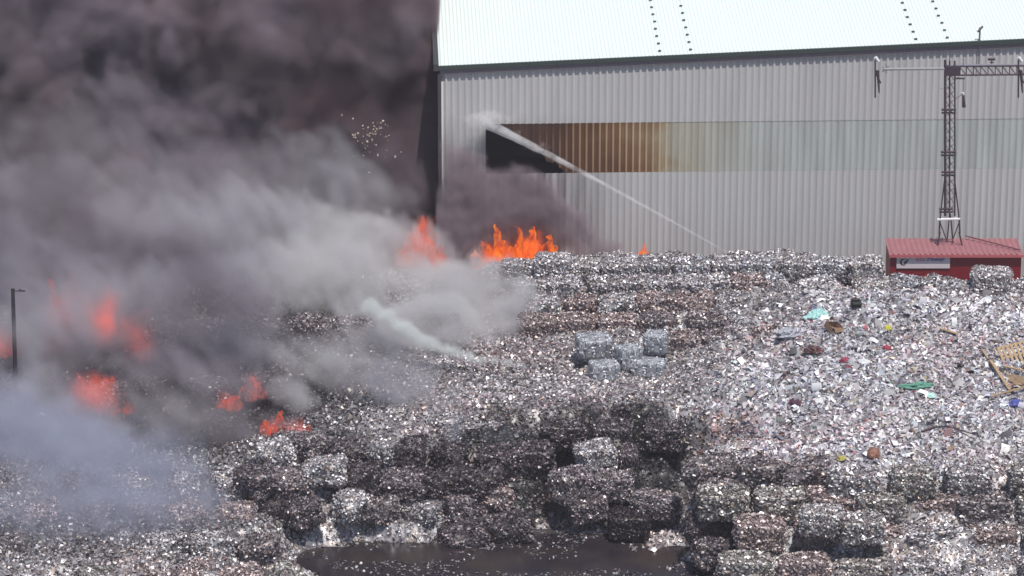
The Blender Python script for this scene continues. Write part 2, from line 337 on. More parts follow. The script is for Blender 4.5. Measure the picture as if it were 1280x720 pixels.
bale(692, 320, 4.55, 'scrap', 'bright', 'silvery bale sticking up just right of the tall flames by the wall', G1)
row(664, 936, 350, 346, 3.85, 3.95, 44, 'scrap', ['grey', 'brown', 'grey'], 'the second row down from the warehouse', G1, .12)
row(960, 1090, 346, 352, 3.9, 3.95, 46, 'slump', ['bright', 'pale'], 'the pale row beside the red shed', G1, .1)
row(676, 920, 372, 368, 3.55, 3.75, 47, 'slump', ['brown', 'grey', 'brown'], 'the third row down from the warehouse', G1, .12)
row(668, 880, 396, 394, 3.25, 3.5, 48, 'scrap', ['brown', 'dark', 'brown'], 'the brownish row just above the blue-grey bales', G1, .12)
row(850, 960, 418, 412, 3.4, 3.7, 50, 'scrap', ['dark', 'brown'], 'the row right of the blue-grey bales', G1, .1)
row(880, 1000, 450, 446, 3.2, 3.6, 52, 'slump', ['grey', 'dark'], 'the sagging row below the blue-grey bales', G1, .1)
# bale that stands before the shed, and low ones beside it
bale(1240, 337, 4.45, 'scrap', 'bright', 'tall silvery bale standing up in front of the red shed', G1, sc=(1.05, 1, 1.05))
for i, (x, y, z, t) in enumerate(((1136, 349, 3.85, 'pale'), (1180, 354, 3.75, 'pale'), (1210, 356, 3.7, 'grey'), (1272, 352, 3.85, 'pale'))):
    bale(x, y, z, 'slump', t, f'low pale bale at the foot of the red shed, {ORD[i]} from the left', G1)
# five clean blue-grey bales with straps
G2 = 'clean blue-grey bales in the middle of the heap'
M_WIRE = plain('strap_steel', (.22, .23, .26), .5, .6)
bm = bmesh.new()
for x in (-.45, 0, .45):
    for a, c in (((x, -.6, .06), (x, -.6, .90)), ((x, -.6, .925), (x, .6, .925)), ((x, .6, .9), (x, .6, .06))): tube(bm, a, c, .012, n=5)
wire_me = bpy.data.meshes.new('strap'); bm.to_mesh(wire_me); bm.free(); wire_me.materials.append(M_WIRE)
for x, y, z, rz, sc, lab in ((742, 419, 3.85, .12, (1.02, 1.1, 1), 'large clean blue-grey bale at the upper left of the small group'),
                         (785, 432, 3.75, .45, (.72, .8, 1.1), 'blue-grey bale turned cornerwise in the middle of the small group'),
                         (821, 415, 3.9, -.22, (.66, .9, 1), 'blue-grey bale at the upper right of the small group'),
                         (755, 452, 3.35, .2, (.85, .9, .9), 'lowest blue-grey bale, lying below the large one'),
                         (812, 449, 3.25, -.3, (1.0, .9, .8), 'flat blue-grey bale half buried at the lower right of the small group')):
    o = bale(x, y, z - .06, 'grey', 'blue', lab, G2, rz, .03, tuple(k * .9 for k in sc))
    wr = bpy.data.objects.new('strap', wire_me); COL.objects.link(wr); wr.parent = o
# stacked wall of bales, bottom right
G3 = 'stacked bales at the lower right'
row(885, 1010, 572, 578, 3.35, 3.45, 58, 'slump', ['dark', 'grey'], 'the upper left end of the lower right stack', G3, .15, .08, 1, 8, .2)
row(1065, 1295, 588, 582, 3.75, 3.8, 62, 'scrap', ['olive', 'grey', 'olive'], 'the top course of the lower right stack', G3, .12, .05, 1.0, 9, .07)
row(903, 1300, 612, 622, 2.95, 3.0, 62, 'scrap', ['dark', 'grey', 'brown', 'olive'], 'the second course of the lower right stack', G3, .12, .05, 1.0, 9, .07)
row(955, 1305, 650, 662, 2.2, 2.15, 62, 'scrap', ['grey', 'brown', 'dark'], 'the third course of the lower right stack', G3, .12, .05, 1.0, 9, .07)
row(940, 1305, 696, 703, 1.3, 1.3, 62, 'scrap', ['brown', 'grey', 'olive'], 'the fourth course of the lower right stack', G3, .12, .05, 1.0, 9, .07)
row(1010, 1300, 728, 732, .75, .7, 62, 'slump', ['grey', 'pale'], 'the bottom course of the lower right stack', G3)
for x, y, z, lab in ((1028, 636, 2.95, 'flat pale bale top set among the dark lower right courses'), (1078, 646, 2.75, 'second flat pale bale top right of a dark gap in the lower right stack')):
    bale(x, y, z, 'scrap', 'bright', lab, G3, sc=(1, 1, .9))
# bales fallen in the wet pit
G4 = 'wet dark bales fallen in the pit'
for x, y, z, t, rz, k, sc, lab in (
    (745, 556, 2.75, 'grey', .25, 'scrap', (.9, .95, .95), 'rounded speckled bale on top of the tumble in the pit'),
    (713, 590, 2.2, 'dark', .5, 'scrap', (.95, 1, 1.1), 'big sooty bale leaning at the left of the pit'),
    (768, 592, 2.0, 'dark', -.1, 'scrap', (.9, .9, .95), 'sooty bale just below the rounded top one in the pit'),
    (783, 560, 2.4, 'soot', .1, 'scrap', (.5, .9, 1.1), 'narrow upright bale right of the rounded one in the pit'),
    (738, 622, 1.35, 'soot', .1, 'scrap', (.9, .9, .85), 'low charred bale under the leaning one in the pit'),
    (786, 640, 1.0, 'black', .02, 'scrap', (.95, 1.05, .95), 'black square-edged bale standing in the edge of the puddle'),
    (820, 617, 1.5, 'dark', -.35, 'scrap', (1.1, 1.2, .9), 'tilted wet bale at the right side of the pit'),
    (636, 644, .9, 'charred', -.05, 'slump', (1.1, 1, .95), 'dark oval bale at the puddle edge below the brown patch'),
    (664, 556, 2.6, 'charred', .1, 'scrap', (1.1, 1, 1.2), 'charred block at the upper left rim of the pit'),
    (620, 562, 2.5, 'charred', -.1, 'scrap', (1, 1, 1.1), 'charred bale left of the pit rim block')):
    bale(x, y, z, k, t, lab, G4, rz, .08, sc)
for x, y, z, t, lab in ((884, 640, 1.9, 'charred', 'charred bale at the corner between the puddle and the lower right stack'), (890, 676, 1.2, 'soot', 'sooty bale at the puddle edge below the charred corner bale'), (905, 606, 2.7, 'dark', 'dark bale at the right lip of the pit above the charred corner bale'), (925, 712, .75, 'brown', 'brownish bale low at the puddle edge left of the stack courses')):
    bale(x, y, z, 'slump', t, lab, G4, None, .06)
row(705, 830, 528, 530, 3.0, 3.0, 48, 'scrap', ['charred', 'soot'], 'the row along the back rim of the pit', G4, .05)
# slumped, half burnt bales of the left half
G5 = 'slumped half-burnt bales left of the pit'
spots = [(340,556,2.9),(385,548,2.9),(432,552,2.9),(478,548,2.9),(520,546,2.9),(556,556,2.8),(318,584,2.6),(362,590,2.5),(408,580,2.6),(452,586,2.4),(500,584,2.3),(545,590,2.2),(590,586,2.2),
         (335,616,1.9),(380,622,1.9),(430,616,1.8),(476,618,1.7),(524,624,1.5),(572,618,1.5),(612,610,1.7),(590,652,.8),
         (600,530,2.7),(560,520,2.8),(520,512,2.7),(480,520,2.6)]
tw = ['grey','dark','soot','grey','charred','charred','soot','dark','grey','charred','soot','charred','charred','charred','soot','grey','dark','grey','soot','brown','charred','grey','grey','bright','grey','bright','dark','soot','grey','dark']
rws = ['uppermost', 'second', 'third', 'rear rim']
cnt = {}
for i, (x, y, z) in enumerate(spots):
    z += .06 if i < 13 else -.12
    r_ = 0 if i < 6 else 1 if i < 13 else 2 if i < 21 else 3
    cnt[r_] = cnt.get(r_, -1) + 1; t = tw[i]
    bale(x + random.uniform(-8, 8), y + random.uniform(-5, 5), z + random.uniform(-.12, .12), 'slump', t, f'{TW[t]} bale, {ORD[cnt[r_]]} from left in the {rws[r_]} row beside the pit', G5, random.uniform(-.8, .8), .12, (random.uniform(.85, 1.1),) * 2 + (random.uniform(.85, 1.05),))
G6 = 'smoky bales in the lower left corner'
row(20, 290, 596, 592, 2.2, 2.2, 56, 'slump', ['dark', 'soot', 'grey'], 'the upper row under the blue smoke', G6, .12, .1, 1, 10, .5)
row(0, 300, 632, 630, 1.85, 1.75, 58, 'slump', ['dark', 'brown'], 'the second row under the blue smoke', G6, .12, .1, 1, 10, .5)
row(10, 330, 668, 672, 1.4, 1.2, 60, 'slump', ['grey', 'dark', 'grey'], 'the third row at the lower left', G6, .12, .1, 1, 10, .5)
row(0, 360, 706, 712, .95, .75, 60, 'slump', ['brown', 'olive', 'dark', 'soot'], 'the lowest row at the lower left', G6, .12, .1, 1, 10, .5)
G7 = 'burning bales inside the smoke'
row(40, 330, 528, 520, 1.5, 1.7, 55, 'slump', ['black', 'charred'], 'the burning row behind the lower flames', G7, .15, .1, 1, 10, .5)
row(70, 320, 480, 470, 2.1, 2.5, 60, 'scrap', ['charred', 'black'], 'the smouldering row behind the tall flames', G7, .2, .1, 1, 10, .4)
row(200, 560, 402, 396, 3.6, 3.4, 60, 'scrap', ['dark', 'charred'], 'the smoke-covered row toward the back', G7, .2, .1, 1, 10, .3)

# ------------------------------------------------------------------ single pieces lying on the waste mound
def on_heap(px, py, dz=.05):
    z = 4.0
    for _ in range(8):
        p = at_z(px, py, z); z = .5 * z + .5 * float(H(np.array([p.x]), np.array([p.y]))[0])
    return Vector((p.x, p.y, z + dz))
def crumple(name, px, py, s, c, lab, cat, seed, amp=.25, flat=.35, rough=.5):
    """a bag or sheet fallen in folds"""
    bm = bmesh.new(); bmesh.ops.create_icosphere(bm, subdivisions=4, radius=1)
    for v in bm.verts:
        q = v.co * 1.7 + Vector((seed * 3.1, 0, 0)); d = 1 + amp * mnoise.noise(q) + amp * .9 * abs(mnoise.noise(q * 2.3)) - amp * .3
        v.co = Vector((v.co.x * s[0] * d, v.co.y * s[1] * d, v.co.z * s[2] * d * (1 if v.co.z > 0 else flat)))
    o = obj(name, bm, plain(name + '_material', c, rough, 0, .3, .2, 5)); o.location = on_heap(px, py, s[2] * .2); o.rotation_euler.z = seed
    return tag(o, lab, cat)
def carton(name, px, py, s, c, lab, cat, rot):
    bm = bmesh.new(); t = .02; W, D, Hh = s
    for cc, ss in (((0, 0, t / 2), (W, D, t)), ((-W / 2, 0, Hh / 2), (t, D, Hh)), ((W / 2, 0, Hh / 2), (t, D, Hh)), ((0, -D / 2 + t, Hh / 2), (W - 2 * t, t, Hh)), ((0, D / 2 - t, Hh / 2), (W - 2 * t, t, Hh))): box(bm, cc, ss)
    box(bm, (0, -D * .74, Hh * 1.0), (W - t, D * .45, t), Euler((.5, 0, 0))); box(bm, (0, D * .72, Hh * 1.0), (W - t, D * .4, t), Euler((-.7, 0, 0)))
    bmesh.ops.bevel(bm, geom=bm.edges[:], offset=.004, segments=1)
    o = obj(name, bm, plain(name + '_material', c, .8)); o.location = on_heap(px, py, .05); o.rotation_euler = rot; return tag(o, lab, cat)
crumple('plastic_sheet', 1022, 399, (.72, .38, .3), (.36, .62, .60), 'crumpled pale turquoise plastic sheet near the top of the waste mound', 'plastic sheet', 1, .35)
carton('cardboard_box', 1041, 414, (.6, .5, .25), (.22, .13, .08), 'open brown cardboard box below the turquoise sheet', 'box', (.35, .2, .6))
carton('black_crate', 1070, 384, (.38, .3, .22), (.02, .02, .022), 'small black crate on the crest of the waste mound', 'crate', (.1, 0, .1))
crumple('yellow_bag', 1110, 412, (.16, .16, .16), (.50, .48, .05), 'small yellow-green bag on the waste mound', 'bag', 3)
crumple('brown_sack', 1112, 398, (.26, .2, .22), (.22, .07, .04), 'rust brown sack above the yellow bag', 'bag', 4)
crumple('red_rag', 1108, 436, (.18, .15, .12), (.35, .03, .06), 'dark red rag lying below the yellow bag', 'rag', 5)
crumple('maroon_rag', 1018, 440, (.42, .25, .2), (.09, .035, .035), 'dark maroon cloth heap under the cardboard box', 'rag', 6, .4)
crumple('crimson_rag', 1056, 452, (.2, .16, .14), (.3, .03, .07), 'small crimson rag in the middle of the waste mound', 'rag', 7)
crumple('green_net', 1145, 484, (.62, .2, .15), (.10, .28, .20), 'long faded green net draped down the waste mound', 'net', .2, .5)
crumple('teal_bag', 1164, 496, (.2, .15, .12), (.5, .74, .68), 'pale teal bag at the end of the green net', 'bag', 9)
crumple('blue_bag', 1268, 506, (.28, .2, .18), (.08, .09, .34), 'blue bag at the foot of the wood pile', 'bag', 10)
crumple('brown_ball', 1092, 570, (.27, .25, .27), (.25, .11, .07), 'round reddish brown bundle at the foot of the waste mound', 'bundle', 11, .15, .8)
crumple('white_bag', 1032, 592, (.25, .16, .13), (.85, .84, .8), 'bright white bag lying above the lower right stack', 'bag', 12)
crumple('mustard_bag', 1052, 574, (.2, .16, .12), (.38, .34, .08), 'mustard yellow bag behind the white bag', 'bag', 13)
crumple('orange_rag', 1048, 594, (.16, .13, .12), (.55, .14, .07), 'orange red rag beside the white bag', 'rag', 14)
crumple('plum_rag', 995, 506, (.32, .2, .15), (.08, .03, .05), 'plum coloured cloth on the left flank of the waste mound', 'rag', 15, .4)
crumple('grey_tarpaulin', 985, 420, (.5, .3, .3), (.36, .37, .42), 'crumpled grey tarpaulin on the left shoulder of the waste mound', 'tarpaulin', 16, .4)
# planks and pallet at the right edge
M_WOOD = plain('raw_timber', (.42, .29, .17), .8, 0, .3, .25, 9)
for i, (a, bb, wd, lab) in enumerate((((1238, 455), (1262, 492), .12, 'long pale timber plank sloping down at the right edge'), ((1228, 442), (1246, 470), .09, 'thin plank above the long sloping one'),
                                ((1252, 462), (1290, 470), .12, 'plank lying level under the pallet at the right edge'), ((1240, 500), (1282, 488), .1, 'plank crossing the foot of the wood pile'), ((1175, 415), (1196, 422), .14, 'short tan board high on the waste mound'))):
    p, q = on_heap(*a, .16), on_heap(*bb, .16); bm = bmesh.new(); L = (q - p).length
    box(bm, (0, 0, 0), (L, wd, .035)); bmesh.ops.bevel(bm, geom=bm.edges[:], offset=.005, segments=1)
    o = obj('timber_plank', bm, M_WOOD); o.location = (p + q) / 2; o.rotation_euler = (q - p).to_track_quat('X', 'Z').to_euler(); tag(o, lab, 'plank', 'planks in the wood pile')
pal = empty('wooden_pallet', on_heap(1268, 452, .22)); pal.rotation_euler = (.75, -.15, .3)
tag(pal, 'slatted brown wooden pallet tipped against the mound at the right edge', 'pallet')
for k in range(7):
    bm = bmesh.new(); box(bm, (-.54 + k * .18, 0, .1), (.1, 1.0, .02)); obj('board', bm, M_WOOD, pal)
for y in (-.45, 0, .45):
    bm = bmesh.new(); box(bm, (0, y, .043), (1.2, .09, .09)); obj('bearer', bm, M_WOOD, pal)
crumple('brown_carton', 1270, 478, (.6, .4, .2), (.27, .18, .11), 'flattened brown carton under the tipped pallet', 'carton', 21, .3)
# dark branch
bm = bmesh.new(); pp = [on_heap(x, y, .14) for x, y in ((1152, 544), (1166, 539), (1184, 537), (1204, 543), (1226, 550))]
for i in range(4): tube(bm, pp[i], pp[i + 1], .05 - .008 * i, .042 - .008 * i)
for i, (x, y) in enumerate(((1158, 532), (1172, 530), (1180, 528), (1192, 532))): tube(bm, on_heap(x + 2, y + 9, .14), on_heap(x, y, .25), .02, .01, 5)
tag(obj('dead_branch', bm, plain('bark_dark', (.06, .04, .045), .9)), 'dark bent branch with short stubs lying on the waste mound', 'branch')

# ------------------------------------------------------------------ the warehouse
WY = 8.0; TH = R(2.2)
c0 = at_y(551, 90, WY); WX = c0.x
house = empty('warehouse', (WX, WY, 0), TH)
tag(house, 'long pale corrugated metal warehouse with a scorched translucent band behind the heap', 'warehouse')
inv = Matrix.Rotation(-TH, 3, 'Z')
def loc_w(px, py, y=0.0):
    """pixel -> local coordinates on the front plane (local y) of the warehouse"""
    d = ray(px, py); dl = inv @ d; cl = inv @ (CAM - Vector((WX, WY, 0))); t = (y - cl.y) / dl.y; return cl + dl * t
LEN = 36.0
e0, e1 = loc_w(551, 86), loc_w(1280, 52)
sl = (e1.z - e0.z) / (e1.x - e0.x)
eave = lambda x: e0.z + sl * x
zb0, zb1 = loc_w(900, 214).z, loc_w(900, 152).z
PER, DEP = .29, .045
def ribbed(x0, x1, zlo, zhi, ofs=0.0, dep=DEP, zn=1):
    """trapezoid-rib sheet facing -y; zlo/zhi are functions of x"""
    xs = []; k0 = math.floor(x0 / PER) - 1
    for k in range(k0, int(x1 / PER) + 2):
        for dx, y in ((0, 0), (.165, 0), (.195, -dep), (.26, -dep)): xs.append((k * PER + dx, y))
    xs = [(x, y) for x, y in xs if x0 <= x <= x1]; xs = [(x0, xs[0][1])] + xs + [(x1, xs[-1][1])]
    V = []; F = []
    for x, y in xs:
        lo, hi = zlo(x), zhi(x)
        for j in range(zn + 1): V.append((x, y + ofs, lo + (hi - lo) * j / zn))
    for i in range(len(xs) - 1):
        for j in range(zn):
            a = i * (zn + 1) + j; F.append((a, a + zn + 1, a + zn + 2, a + 1))
    return np_mesh('cladding', np.array(V), np.array(F))
def wall_mat(name, base, kind):
    m, n, b = mat_new(name); L = n.links.new
    tc = N(n, 'ShaderNodeTexCoord'); sp = N(n, 'ShaderNodeSeparateXYZ'); L(tc.outputs['Object'], sp.inputs[0])
    mp = N(n, 'ShaderNodeMapping'); mp.inputs['Scale'].default_value = (1.6, 1.6, .12); L(tc.outputs['Object'], mp.inputs[0])
    ns = N(n, 'ShaderNodeTexNoise'); ns.inputs['Scale'].default_value = 1.2; ns.inputs['Detail'].default_value = 8; L(mp.outputs[0], ns.inputs[0])
    n2 = N(n, 'ShaderNodeTexNoise'); n2.inputs['Scale'].default_value = .35; n2.inputs['Detail'].default_value = 5; L(tc.outputs['Object'], n2.inputs[0])
    cr = N(n, 'ShaderNodeValToRGB'); e = cr.color_ramp.elements
    e[0].color = (*[c * .86 for c in base], 1); e[0].position = .3; e[1].color = (*base, 1); e[1].position = .7; L(ns.outputs[0], cr.inputs[0])
    last = cr.outputs[0]
    def mr(src, a, b_, c=0., d=1.):
        q = N(n, 'ShaderNodeMapRange'); q.inputs[1].default_value = a; q.inputs[2].default_value = b_; q.inputs[3].default_value = c; q.inputs[4].default_value = d; L(src, q.inputs[0]); return q.outputs[0]
    def mul(a, b_, op='MULTIPLY'):
        q = N(n, 'ShaderNodeMath', operation=op); q.use_clamp = True; L(a, q.inputs[0])
        if isinstance(b_, float): q.inputs[1].default_value = b_
        else: L(b_, q.inputs[1])
        return q.outputs[0]
    # valleys between ribs are darker in tone
    valley = mr(sp.outputs[1], -.03, -.005, 0, .2)
    mx = N(n, 'ShaderNodeMix', data_type='RGBA'); mx.inputs[7].default_value = (base[0] * .45, base[1] * .46, base[2] * .45, 1); L(valley, mx.inputs[0]); L(last, mx.inputs[6]); last = mx.outputs[2]
    if kind == 'soot':      # soot deposited by the fire on the left end
        a = mul(mr(sp.outputs[0], 8.2, 4.4), mr(sp.outputs[2], 8.9, 5.8)); s = mr(ns.outputs[0], .38, .6, .2, 1.0)
        sfac = mul(mul(a, s), .9)
        mx = N(n, 'ShaderNodeMix', data_type='RGBA'); mx.inputs[7].default_value = (.055, .04, .05, 1); L(sfac, mx.inputs[0]); L(last, mx.inputs[6]); last = mx.outputs[2]
    if kind == 'burn':      # translucent sheets browned by heat, less and less along the wall
        w_ = N(n, 'ShaderNodeMath', operation='ADD'); L(sp.outputs[0], w_.inputs[0]); L(mr(n2.outputs[0], .3, .7, -1.2, 1.2), w_.inputs[1])
        cr2 = N(n, 'ShaderNodeValToRGB'); q = mr(w_.outputs[0], 2.0, 15.0); L(q, cr2.inputs[0]); r = cr2.color_ramp
        r.elements[0].position = 0; r.elements[0].color = (.05, .028, .02, 1); r.elements[1].position = 1; r.elements[1].color = (*base, 1)
        for pz, c in ((.26, (.07, .03, .015)), (.40, (.12, .05, .02)), (.50, (.20, .10, .045)), (.58, (.32, .22, .12)), (.67, (.42, .39, .31))): x = r.elements.new(pz); x.color = (*c, 1)
        cr3 = N(n, 'ShaderNodeValToRGB'); L(q, cr3.inputs[0]); r = cr3.color_ramp
        r.elements[0].position = 0; r.elements[0].color = (.06, .03, .02, 1); r.elements[1].position = 1; r.elements[1].color = (*base, 1)
        for pz, c in ((.2, (.10, .05, .03)), (.32, (.34, .20, .11)), (.48, (.52, .37, .22)), (.58, (.58, .48, .33)), (.68, (.50, .47, .38))): x = r.elements.new(pz); x.color = (*c, 1)
        mx = N(n, 'ShaderNodeMix', data_type='RGBA'); L(mr(sp.outputs[1], -.01, -.04), mx.inputs[0]); L(cr2.outputs[0], mx.inputs[6]); L(cr3.outputs[0], mx.inputs[7])
        last2 = mx.outputs[2]
        mx = N(n, 'ShaderNodeMix', data_type='RGBA', blend_type='MULTIPLY'); mx.inputs[0].default_value = .6; L(last2, mx.inputs[6]); L(mr(ns.outputs[0], .2, .7, .45, 1.15), mx.inputs[7]); last = mx.outputs[2]
    L(last, b.inputs['Base Color']); b.inputs['Roughness'].default_value = .5; b.inputs['Metallic'].default_value = 0
    return m
MW1 = wall_mat('pale_cladding', (.57, .555, .55), 'plain'); MW2 = wall_mat('sooted_cladding', (.57, .555, .55), 'soot'); MW3 = wall_mat('scorched_sheet', (.47, .495, .48), 'burn')
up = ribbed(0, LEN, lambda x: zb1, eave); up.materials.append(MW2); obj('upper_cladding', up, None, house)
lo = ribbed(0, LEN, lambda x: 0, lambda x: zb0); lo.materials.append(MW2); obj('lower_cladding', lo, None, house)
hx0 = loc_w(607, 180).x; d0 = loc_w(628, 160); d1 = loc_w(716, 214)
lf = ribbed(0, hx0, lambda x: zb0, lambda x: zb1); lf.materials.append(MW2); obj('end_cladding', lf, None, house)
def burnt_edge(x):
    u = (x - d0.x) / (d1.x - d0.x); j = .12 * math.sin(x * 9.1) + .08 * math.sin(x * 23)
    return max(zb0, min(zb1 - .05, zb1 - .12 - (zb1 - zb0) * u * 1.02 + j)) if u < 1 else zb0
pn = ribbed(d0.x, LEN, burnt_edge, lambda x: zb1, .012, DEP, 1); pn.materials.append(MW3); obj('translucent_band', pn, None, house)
# dark interior seen through the hole, and the body of the building
bm = bmesh.new(); box(bm, (4.5, 2.6, (zb0 + zb1) / 2), (8.6, 5, zb1 - zb0 + 1.5))
for f in list(bm.faces):
    if f.normal.y < -.9: bm.faces.remove(f)
for f in bm.faces: f.normal_flip()
obj('interior', bm, plain('dark_interior', (.08, .065, .08), .9), house)
M_SIDE = plain('side_cladding', (.42, .41, .41), .6)
RD, RS = 30.0, .14
bm = bmesh.new()
a = [bm.verts.new(p) for p in ((0, .02, 0), (0, RD, 0), (0, RD, eave(0) + RS * RD), (0, .02, eave(0)))]; bm.faces.new(a[::-1])
a = [bm.verts.new(p) for p in ((LEN, .02, 0), (LEN, RD, 0), (LEN, RD, eave(LEN) + RS * RD), (LEN, .02, eave(LEN)))]; bm.faces.new(a)
a = [bm.verts.new(p) for p in ((0, RD, 0), (LEN, RD, 0), (LEN, RD, eave(LEN) + RS * RD), (0, RD, eave(0) + RS * RD))]; bm.faces.new(a[::-1])
obj('side_wall', bm, M_SIDE, house)
# roof with fine ribs running up the slope
V = []; F = []; k = 0; xs = np.arange(-.12, LEN, .1667)
for i, x in enumerate(xs):
    for xx, zz in ((x, 0), (x + .12, 0), (x + .135, .03), (x + .152, .03)):
        for y in (-.10, RD): V.append((xx, y, eave(xx) + .16 + zz + RS * y))
nv = len(V) // 2
F = [(2 * i, 2 * i + 2, 2 * i + 3, 2 * i + 1) for i in range(nv - 1)]
M_ROOF = plain('white_roof_sheet', (.68, .75, .72), .45, 0, 0, .02, .3)
obj('roof', np_mesh('roof', np.array(V), np.array(F), None, M_ROOF), None, house)
def sweep(xa, xb, y, z, sy, sz):
    bm = bmesh.new(); vs = box(bm, (0, 0, 0), (1, 1, 1))
    for v in vs:
        x = xa if v.co.x < 0 else xb; v.co = Vector((x, y + v.co.y * sy, eave(x) + z + v.co.z * sz))
    return bm
M_GUT = plain('dark_green_gutter', (.055, .075, .065), .5, .2); M_EAVE_SHADE = plain('plum_grey_eave_shade', (.17, .15, .17), .6)
obj('gutter', sweep(-.14, LEN, -.13, .07, .13, .17), M_GUT, house)
obj('eave_shade_strip', sweep(-.02, LEN, -.09, -.1, .07, .26), M_EAVE_SHADE, house)  # plum-grey strip paints in the shade under the eave
bm = bmesh.new()
vs = box(bm, (0, 0, 0), (1, 1, 1))
for v in vs:
    y = -.2 if v.co.y < 0 else RD; v.co = Vector((-.2 + v.co.x * .22, y, eave(0) + .12 + RS * y + v.co.z * .3))
obj('verge_trim', bm, plain('black_verge', (.05, .05, .055), .6), house)
bm = bmesh.new(); box(bm, (-.06, -.03, eave(0) / 2 - .1), (.16, .2, eave(0) - .2)); obj('corner_flashing', bm, plain('corner_metal', (.06, .05, .06), .6), house)
# fixings: dark bolt heads in two pairs of lines up the roof
for px, py in ((826, 64), (864, 62), (1146, 45), (1186, 43)):
    q = loc_w(px, py, 0)
    for k in range(11):
        y = .35 + k * .85; bm = bmesh.new(); box(bm, (q.x + random.uniform(-.02, .02), y, eave(q.x) + .21 + RS * y), (.13, .10, .05)); obj('roof_bolt', bm, M_GUT, house)
q = loc_w(1224, 48, 0); bm = bmesh.new(); tube(bm, (q.x, -.1, eave(q.x)), (q.x, -.1, eave(q.x) + .75), .04); tube(bm, (q.x - .1, -.1, eave(q.x) + .55), (q.x + .12, -.1, eave(q.x) + .8), .05); tube(bm, (q.x, -.16, eave(q.x) - 1.0), (q.x, -.16, eave(q.x)), .025)
obj('vent_pipe', bm, plain('grey_pipe', (.2, .2, .2), .5, .4), house)

# ------------------------------------------------------------------ red shed
SY = 3.6
A = at_y(1113, 320, SY); B = at_y(1277, 320, SY); shw = B.x - A.x
zt = at_y(1200, 319, SY).z
shed = empty('red_shed', ((A.x + B.x) / 2, SY, 0)); tag(shed, 'low red metal shed with a faded ribbed roof against the warehouse', 'shed')
M_RED = plain('red_paint', (.19, .003, .009), .55, 0, 0, .08, 2); M_RROOF = plain('faded_red_roof', (.31, .13, .145), .6, 0, 0, .12, 3)
SD = 1.75; RZ = zt; 
bm = bmesh.new(); box(bm, (0, SD / 2, RZ / 2), (shw, SD, RZ)); obj('wall', bm, M_RED, shed)
V = []; per = .23; nn = int(shw / per) + 1; rise = .10
for i in range(nn):
    x = -shw / 2 - .06 + i * (shw + .12) / nn
    for xx, zz in ((x, 0), (x + per * .55, 0), (x + per * .66, .045), (x + per * .9, .045)):
        for y in (-.12, SD + .1): V.append((xx, y, RZ + .05 + zz + (rise * (y + .12) / SD)))
nv = len(V) // 2; F = [(2 * i, 2 * i + 2, 2 * i + 3, 2 * i + 1) for i in range(nv - 1)]
obj('roof', np_mesh('shed_roof', np.array(V), np.array(F), None, M_RROOF), None, shed)
bm = bmesh.new(); box(bm, (0, -.14, RZ + .0), (shw + .12, .05, .12)); obj('eave_trim', bm, plain('pink_trim', (.48, .12, .13), .5), shed)
bm = bmesh.new(); tube(bm, (.62, SD, RZ + .32), (shw / 2 - .05, .25, RZ + .16), .03); obj('roof_ridge_bar', bm, plain('ridge_dark', (.16, .05, .06), .6), shed)
# sign
sa = at_y(1121, 319, SY); sb = at_y(1187, 335, SY); cx = (sa.x + sb.x) / 2 - shed.location.x; cz = (sa.z + sb.z) / 2
swd, shh = sb.x - sa.x, sa.z - sb.z
bm = bmesh.new(); box(bm, (cx, -.03, cz), (swd, .04, shh)); sg = obj('sign_board', bm, plain('sign_white', (.62, .56, .58), .5, 0, 0, .03), shed)
def text(s, x, z, size, c, parent, y=-.056):
    cu = bpy.data.curves.new('lettering', 'FONT'); cu.body = s; cu.size = size; cu.extrude = .003; cu.offset = size * .012
    o = bpy.data.objects.new('lettering', cu); COL.objects.link(o)
    dg = bpy.context.evaluated_depsgraph_get(); me = bpy.data.meshes.new_from_object(o.evaluated_get(dg)); bpy.data.objects.remove(o)
    me.materials.clear(); o = obj('lettering', me, plain('letter_paint', c, .5), parent); o.rotation_euler = (math.pi / 2, 0, 0); o.location = (x, y, z); return o
xl = cx - swd / 2
text('Eco', xl + swd * .36, cz + .04, .28, (.55, .12, .28), sg); text('Power', xl + swd * .57, cz + .04, .28, (.05, .04, .28), sg)
bm = bmesh.new()    # crescent swoosh emblem
for rr, th0, th1, cc in ((.155, R(40), R(300), 0),):
    n_ = 26; ring = []
    for i in range(n_ + 1):
        a = th0 + (th1 - th0) * i / n_; wdt = .075 * math.sin(math.pi * i / n_) + .004
        ring.append((bm.verts.new((xl + .30 + 1.1 * rr * math.cos(a), -.058, cz + rr * math.sin(a))), bm.verts.new((xl + .30 + 1.1 * (rr - wdt) * math.cos(a), -.058, cz + (rr - wdt) * math.sin(a)))))
    for i in range(n_): bm.faces.new((ring[i][0], ring[i + 1][0], ring[i + 1][1], ring[i][1]))
lg = [bm.verts.new((xl + .30 + x, -.058, cz + z)) for x, z in ((.0, .0), (.24, .17), (.17, .02), (.08, -.10), (.03, -.12))]; bm.faces.new(lg)
obj('emblem', bm, plain('emblem_dark', (.04, .035, .05), .5), sg)

